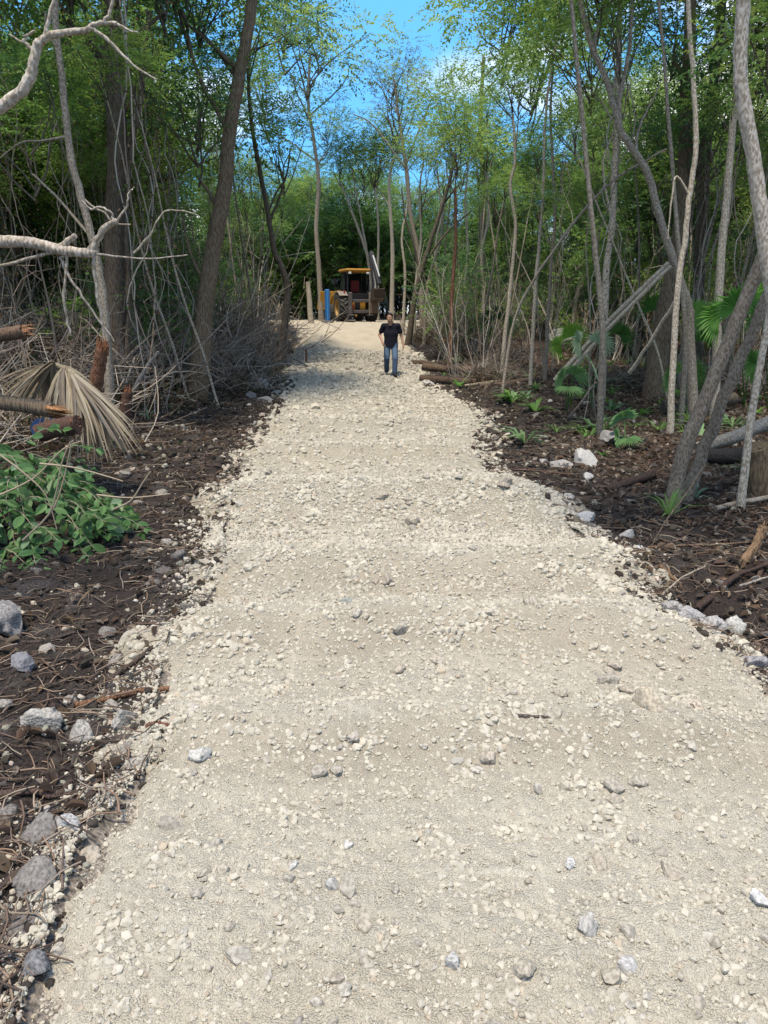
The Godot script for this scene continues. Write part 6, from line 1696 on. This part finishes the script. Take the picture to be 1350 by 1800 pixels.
func digger() -> void:
	var at: Vector3 = Vector3(-1.54, 1.617, -44)
	var root := thing("backhoe_loader", "yellow and black backhoe loader parked at the track's far end with its boom folded up", "digger", on(at.x, at.z), 0.33)
	var yellow := Color(0.33, 0.175, 0.028)
	var black := Color(0.018, 0.018, 0.02)
	var iron := Color(0.075, 0.07, 0.068)
	var dusty := Color(0.19, 0.17, 0.145)
	wheel(root, Vector3(-0.86, 0.72, 0), 0.74, 0.46, Color(0.26, 0.16, 0.05))
	wheel(root, Vector3(0.86, 0.72, 0), 0.74, 0.46, Color(0.26, 0.16, 0.05))
	wheel(root, Vector3(-0.82, 0.46, -2.15), 0.47, 0.32, yellow)
	wheel(root, Vector3(0.82, 0.46, -2.15), 0.47, 0.32, yellow)
	var s := Shape.new()
	bx(s, Vector3(0, 0.72, -1.1), Vector3(0.62, 0.42, 2.9), yellow * grey(0.7), 0.04)
	bx(s, Vector3(0, 0.55, 0), Vector3(1.5, 0.28, 0.3), iron)
	bx(s, Vector3(0, 0.46, -2.15), Vector3(1.45, 0.18, 0.2), iron)
	bx(s, Vector3(-0.1, 0.85, 0.52), Vector3(0.95, 0.62, 0.12), yellow, 0.03)
	bx(s, Vector3(-0.1, 0.86, 0.585), Vector3(0.3, 0.5, 0.02), black, 0.0)
	bx(s, Vector3(-0.35, 0.75, 0.60), Vector3(0.12, 0.3, 0.06), Color(0.4, 0.06, 0.03), 0.01)
	part("chassis", s.mesh(mats.paint), root)
	s = Shape.new()
	bx(s, Vector3(0, 1.25, -1.95), Vector3(0.86, 0.62, 1.5), yellow, 0.08)
	bx(s, Vector3(0, 1.22, -2.72), Vector3(0.74, 0.5, 0.05), black, 0.01)
	part("hood", s.mesh(mats.paint), root)
	s = Shape.new()
	s.tube(PackedVector3Array([Vector3(0.28, 1.5, -1.7), Vector3(0.28, 2.2, -1.7)]), PackedFloat32Array([0.04, 0.04]), 8, black)
	part("exhaust_pipe", s.mesh(mats.steel), root)
	for q in [-1.0, 1.0]:
		s = Shape.new()
		for k in 5:
			var a0 := -0.95 + k * 0.34
			var a1 := a0 + 0.34
			beam(s, Vector3(0.86 * q, 0.72 + 0.86 * cos(a0), 0.86 * sin(a0)), Vector3(0.86 * q, 0.72 + 0.86 * cos(a1), 0.86 * sin(a1)), 0.5, 0.04, dusty)
		part("fender", s.mesh(mats.paint), root)
	# cab
	s = Shape.new()
	bx(s, Vector3(0, 1.08, -0.25), Vector3(1.12, 0.3, 1.35), iron, 0.04)
	for q in [[-0.62, -0.95, -0.52, -0.78], [0.62, -0.95, 0.52, -0.78], [-0.64, -0.1, -0.58, -0.1], [0.64, -0.1, 0.58, -0.1], [-0.62, 0.48, -0.58, 0.42], [0.62, 0.48, 0.58, 0.42]]:
		beam(s, Vector3(q[0], 1.15, q[1]), Vector3(q[2], 2.62, q[3]), 0.07, 0.09, black)
	bx(s, Vector3(-0.62, 1.36, -0.5), Vector3(0.04, 0.4, 0.8), black, 0.01)
	bx(s, Vector3(0.62, 1.36, -0.5), Vector3(0.04, 0.4, 0.8), black, 0.01)
	bx(s, Vector3(0, 1.30, 0.46), Vector3(1.15, 0.36, 0.04), black, 0.01)
	part("cab_frame", s.mesh(mats.paint), root)
	for q in [-1.0, 1.0]:
		s = Shape.new()
		bx(s, Vector3(0.60 * q, 2.05, -0.45), Vector3(0.012, 1.0, 0.62), Color(0.02, 0.025, 0.025), 0.0, Vector3(0, 0, 0.04 * q))
		part("window", s.mesh(mats.glass_dark), root)
	s = Shape.new()
	bx(s, Vector3(0, 2.05, -0.86), Vector3(1.05, 1.0, 0.012), Color(0.02, 0.025, 0.025), 0.0)
	part("windscreen", s.mesh(mats.glass_dark), root)
	s = Shape.new()
	bx(s, Vector3(0, 2.69, -0.2), Vector3(1.42, 0.14, 1.62), yellow * Color(1.05, 1.0, 0.9), 0.05)
	bx(s, Vector3(0.15, 2.60, 0.4), Vector3(0.9, 0.07, 0.3), Color(0.35, 0.13, 0.03), 0.02)
	part("cab_roof", s.mesh(mats.paint), root)
	s = Shape.new()
	bx(s, Vector3(-0.05, 1.5, -0.25), Vector3(0.5, 0.14, 0.5), black, 0.04)
	bx(s, Vector3(-0.05, 1.85, 0.0), Vector3(0.48, 0.65, 0.13), Color(0.11, 0.02, 0.022), 0.05)
	part("seat", s.mesh(mats.cloth), root)
	s = Shape.new()
	bx(s, Vector3(0, 1.6, -0.72), Vector3(0.4, 0.5, 0.2), black, 0.04)
	s.tube(PackedVector3Array([Vector3(0, 1.82, -0.6), Vector3(0, 1.9, -0.56)]), PackedFloat32Array([0.19, 0.19]), 16, black)
	part("steering_column", s.mesh(mats.paint), root)
	for q in [-1.0, 1.0]:
		s = Shape.new()
		bx(s, Vector3(0.5 * q, 2.53, 0.58), Vector3(0.16, 0.11, 0.08), Color(0.5, 0.5, 0.48), 0.02)
		part("work_lamp", s.mesh(mats.steel), root)
		s = Shape.new()
		bx(s, Vector3(0.78 * q, 1.55, 0.42), Vector3(0.08, 0.14, 0.05), Color(0.3, 0.03, 0.015), 0.01)
		part("tail_lamp", s.mesh(mats.plastic), root)
		s = Shape.new()
		beam(s, Vector3(0.62 * q, 2.2, -0.9), Vector3(0.85 * q, 2.2, -0.95), 0.03, 0.03, black)
		bx(s, Vector3(0.9 * q, 2.12, -0.95), Vector3(0.18, 0.28, 0.04), black, 0.01)
		part("mirror", s.mesh(mats.paint), root)
	# loader arms and bucket at the front
	for q in [-1.0, 1.0]:
		s = Shape.new()
		beam(s, Vector3(0.6 * q, 1.55, -1.0), Vector3(0.62 * q, 1.5, -2.55), 0.12, 0.26, yellow)
		beam(s, Vector3(0.62 * q, 1.55, -2.5), Vector3(0.62 * q, 0.95, -3.25), 0.12, 0.24, yellow)
		beam(s, Vector3(0.6 * q, 1.0, -1.2), Vector3(0.6 * q, 1.35, -2.1), 0.08, 0.08, Color(0.3, 0.3, 0.3))
		part("loader_arm", s.mesh(mats.paint), root)
	s = Shape.new()
	bx(s, Vector3(0, 1.18, -3.42), Vector3(2.3, 1.0, 0.06), yellow, 0.015, Vector3(0.12, 0, 0))
	bx(s, Vector3(0, 0.67, -3.82), Vector3(2.3, 0.06, 0.9), yellow * grey(0.8), 0.015)
	for q in [-1.0, 1.0]:
		s.quad(Vector3(1.15 * q, 0.67, -3.4), Vector3(1.15 * q, 1.66, -3.48), Vector3(1.15 * q, 1.5, -3.75), Vector3(1.15 * q, 0.67, -4.27), yellow)
		s.quad(Vector3(1.11 * q, 0.67, -3.4), Vector3(1.11 * q, 0.67, -4.27), Vector3(1.11 * q, 1.5, -3.75), Vector3(1.11 * q, 1.66, -3.48), yellow)
	part("loader_bucket", s.mesh(mats.paint), root)
	# backhoe: side-shift frame, post, folded boom, dipper and bucket
	s = Shape.new()
	bx(s, Vector3(0.1, 1.08, 0.74), Vector3(1.3, 0.16, 0.14), iron, 0.02)
	bx(s, Vector3(0.1, 0.52, 0.74), Vector3(1.3, 0.16, 0.14), iron, 0.02)
	bx(s, Vector3(0.72, 0.85, 0.92), Vector3(0.46, 0.85, 0.32), Color(0.12, 0.085, 0.065), 0.04)
	part("slide_frame", s.mesh(mats.steel), root)
	for q in [-1.0, 1.0]:
		s = Shape.new()
		bx(s, Vector3(0.58 * q, 0.95, 0.86), Vector3(0.2, 1.15, 0.2), iron if q < 0 else dusty, 0.03)
		bx(s, Vector3(0.58 * q, 0.34, 0.88), Vector3(0.36, 0.07, 0.36), iron, 0.02)
		part("stabiliser", s.mesh(mats.steel), root)
	s = Shape.new()
	for q in [-0.1, 0.1]:
		beam(s, Vector3(0.72 + q, 1.0, 1.05), Vector3(0.68 + q, 2.2, 1.25), 0.05, 0.34, Color(0.06, 0.06, 0.065))
		beam(s, Vector3(0.68 + q, 2.1, 1.25), Vector3(0.6 + q, 3.55, 0.85), 0.05, 0.26, Color(0.04, 0.04, 0.045))
	beam(s, Vector3(0.70, 1.5, 1.35), Vector3(0.63, 2.9, 1.2), 0.1, 0.1, Color(0.42, 0.42, 0.42))
	part("boom", s.mesh(mats.steel), root)
	s = Shape.new()
	beam(s, Vector3(0.6, 3.6, 0.85), Vector3(0.76, 1.9, 1.75), 0.2, 0.24, Color(0.045, 0.045, 0.05))
	beam(s, Vector3(0.62, 3.4, 1.15), Vector3(0.74, 2.3, 1.85), 0.07, 0.07, Color(0.5, 0.5, 0.5))
	part("dipper", s.mesh(mats.steel), root)
	s = Shape.new()
	bx(s, Vector3(0.78, 1.42, 1.62), Vector3(0.62, 0.62, 0.1), Color(0.055, 0.04, 0.035), 0.02, Vector3(0.35, 0, 0))
	bx(s, Vector3(0.78, 1.12, 1.4), Vector3(0.62, 0.08, 0.55), Color(0.055, 0.04, 0.035), 0.02, Vector3(-0.35, 0, 0))
	for q in [-1.0, 1.0]:
		bx(s, Vector3(0.78 + 0.3 * q, 1.38, 1.42), Vector3(0.04, 0.6, 0.5), Color(0.06, 0.045, 0.038), 0.01)
	part("digging_bucket", s.mesh(mats.steel), root)
	for k in 4:
		s = Shape.new()
		bx(s, Vector3(0.55 + 0.155 * k, 1.06, 1.12), Vector3(0.06, 0.05, 0.18), Color(0.2, 0.19, 0.18), 0.01)
		part("bucket_tooth", s.mesh(mats.steel), root)

func small_things() -> void:
	var at: Vector3 = Vector3(-2.971, 1.58, -42)
	var root := thing("blue_post", "upright blue plastic post on a flat foot before the digger's front wheel", "post", on(at.x, at.z))
	var s := Shape.new()
	var blue := Color(0.035, 0.15, 0.36)
	for k in 3:
		bx(s, Vector3(-0.085 + 0.085 * k, 0.86, 0.0 if k == 1 else 0.03), Vector3(0.088, 1.6, 0.2), blue * grey([0.75, 1.5, 0.9][k]), 0.03)
	part("post", s.mesh(mats.plastic), root)
	s = Shape.new()
	bx(s, Vector3(0, 0.03, 0), Vector3(0.62, 0.07, 0.5), Color(0.11, 0.12, 0.12), 0.02)
	part("foot", s.mesh(mats.plastic), root)
	at = Vector3(-2.474, 0.43, -25.11)
	s = Shape.new()
	bx(s, Vector3(0, 0.2, 0), Vector3(0.055, 0.62, 0.045), Color(0.11, 0.05, 0.035), 0.006, Vector3(0, 0.4, 0.02))
	s.tri(Vector3(-0.03, -0.11, 0), Vector3(0, -0.2, 0), Vector3(0.03, -0.11, 0), Color(0.11, 0.05, 0.035))
	var o := part("wooden_stake", s.mesh(mats.rotten_wood), self)
	o.position = on(at.x, at.z)
	tag(o, "short dark red wooden stake driven in at the track's shady edge", "stake")

func _ready() -> void:
	rng.seed = 7
	var cam := Camera3D.new()
	cam.name = "camera"
	cam.fov = 67.0
	cam.position = Vector3(0, 2.1, 0)
	cam.rotation_degrees = Vector3(-14.43, 0, 0)
	cam.near = 0.05
	cam.far = 1500.0
	add_child(cam)
	var env := Environment.new()
	env.background_mode = Environment.BG_SKY
	env.sky = make_sky()
	env.background_energy_multiplier = 1.12
	env.tonemap_mode = Environment.TONE_MAPPER_LINEAR
	env.tonemap_exposure = 2.45
	env.sdfgi_enabled = true
	env.ssao_enabled = true
	env.ssil_enabled = true
	var we := WorldEnvironment.new()
	we.name = "world_environment"
	we.environment = env
	add_child(we)
	var sun := DirectionalLight3D.new()
	sun.name = "sun"
	sun.light_energy = 0.85
	sun.light_color = Color(1.0, 0.94, 0.85)
	sun.light_angular_distance = 10.0
	sun.shadow_enabled = true
	sun.look_at_from_position(Vector3(-0.13, 0.95, 0.28), Vector3.ZERO, Vector3.FORWARD)
	add_child(sun)

	coarse.seed = 1
	coarse.frequency = 0.55
	coarse.fractal_octaves = 3
	medium.seed = 2
	medium.frequency = 3.2
	medium.fractal_octaves = 3
	fine.seed = 3
	fine.frequency = 15.0
	fine.fractal_octaves = 3
	fill_tables()
	make_materials()
	stone_colours()
	make_land()
	make_crowns()
	make_forest()
	placed_trees()
	vines()
	make_brush()
	left_debris()
	right_debris()
	forest_floor()
	walking_man()
	digger()
	small_things()
	#LAST
	scatter_gravel()
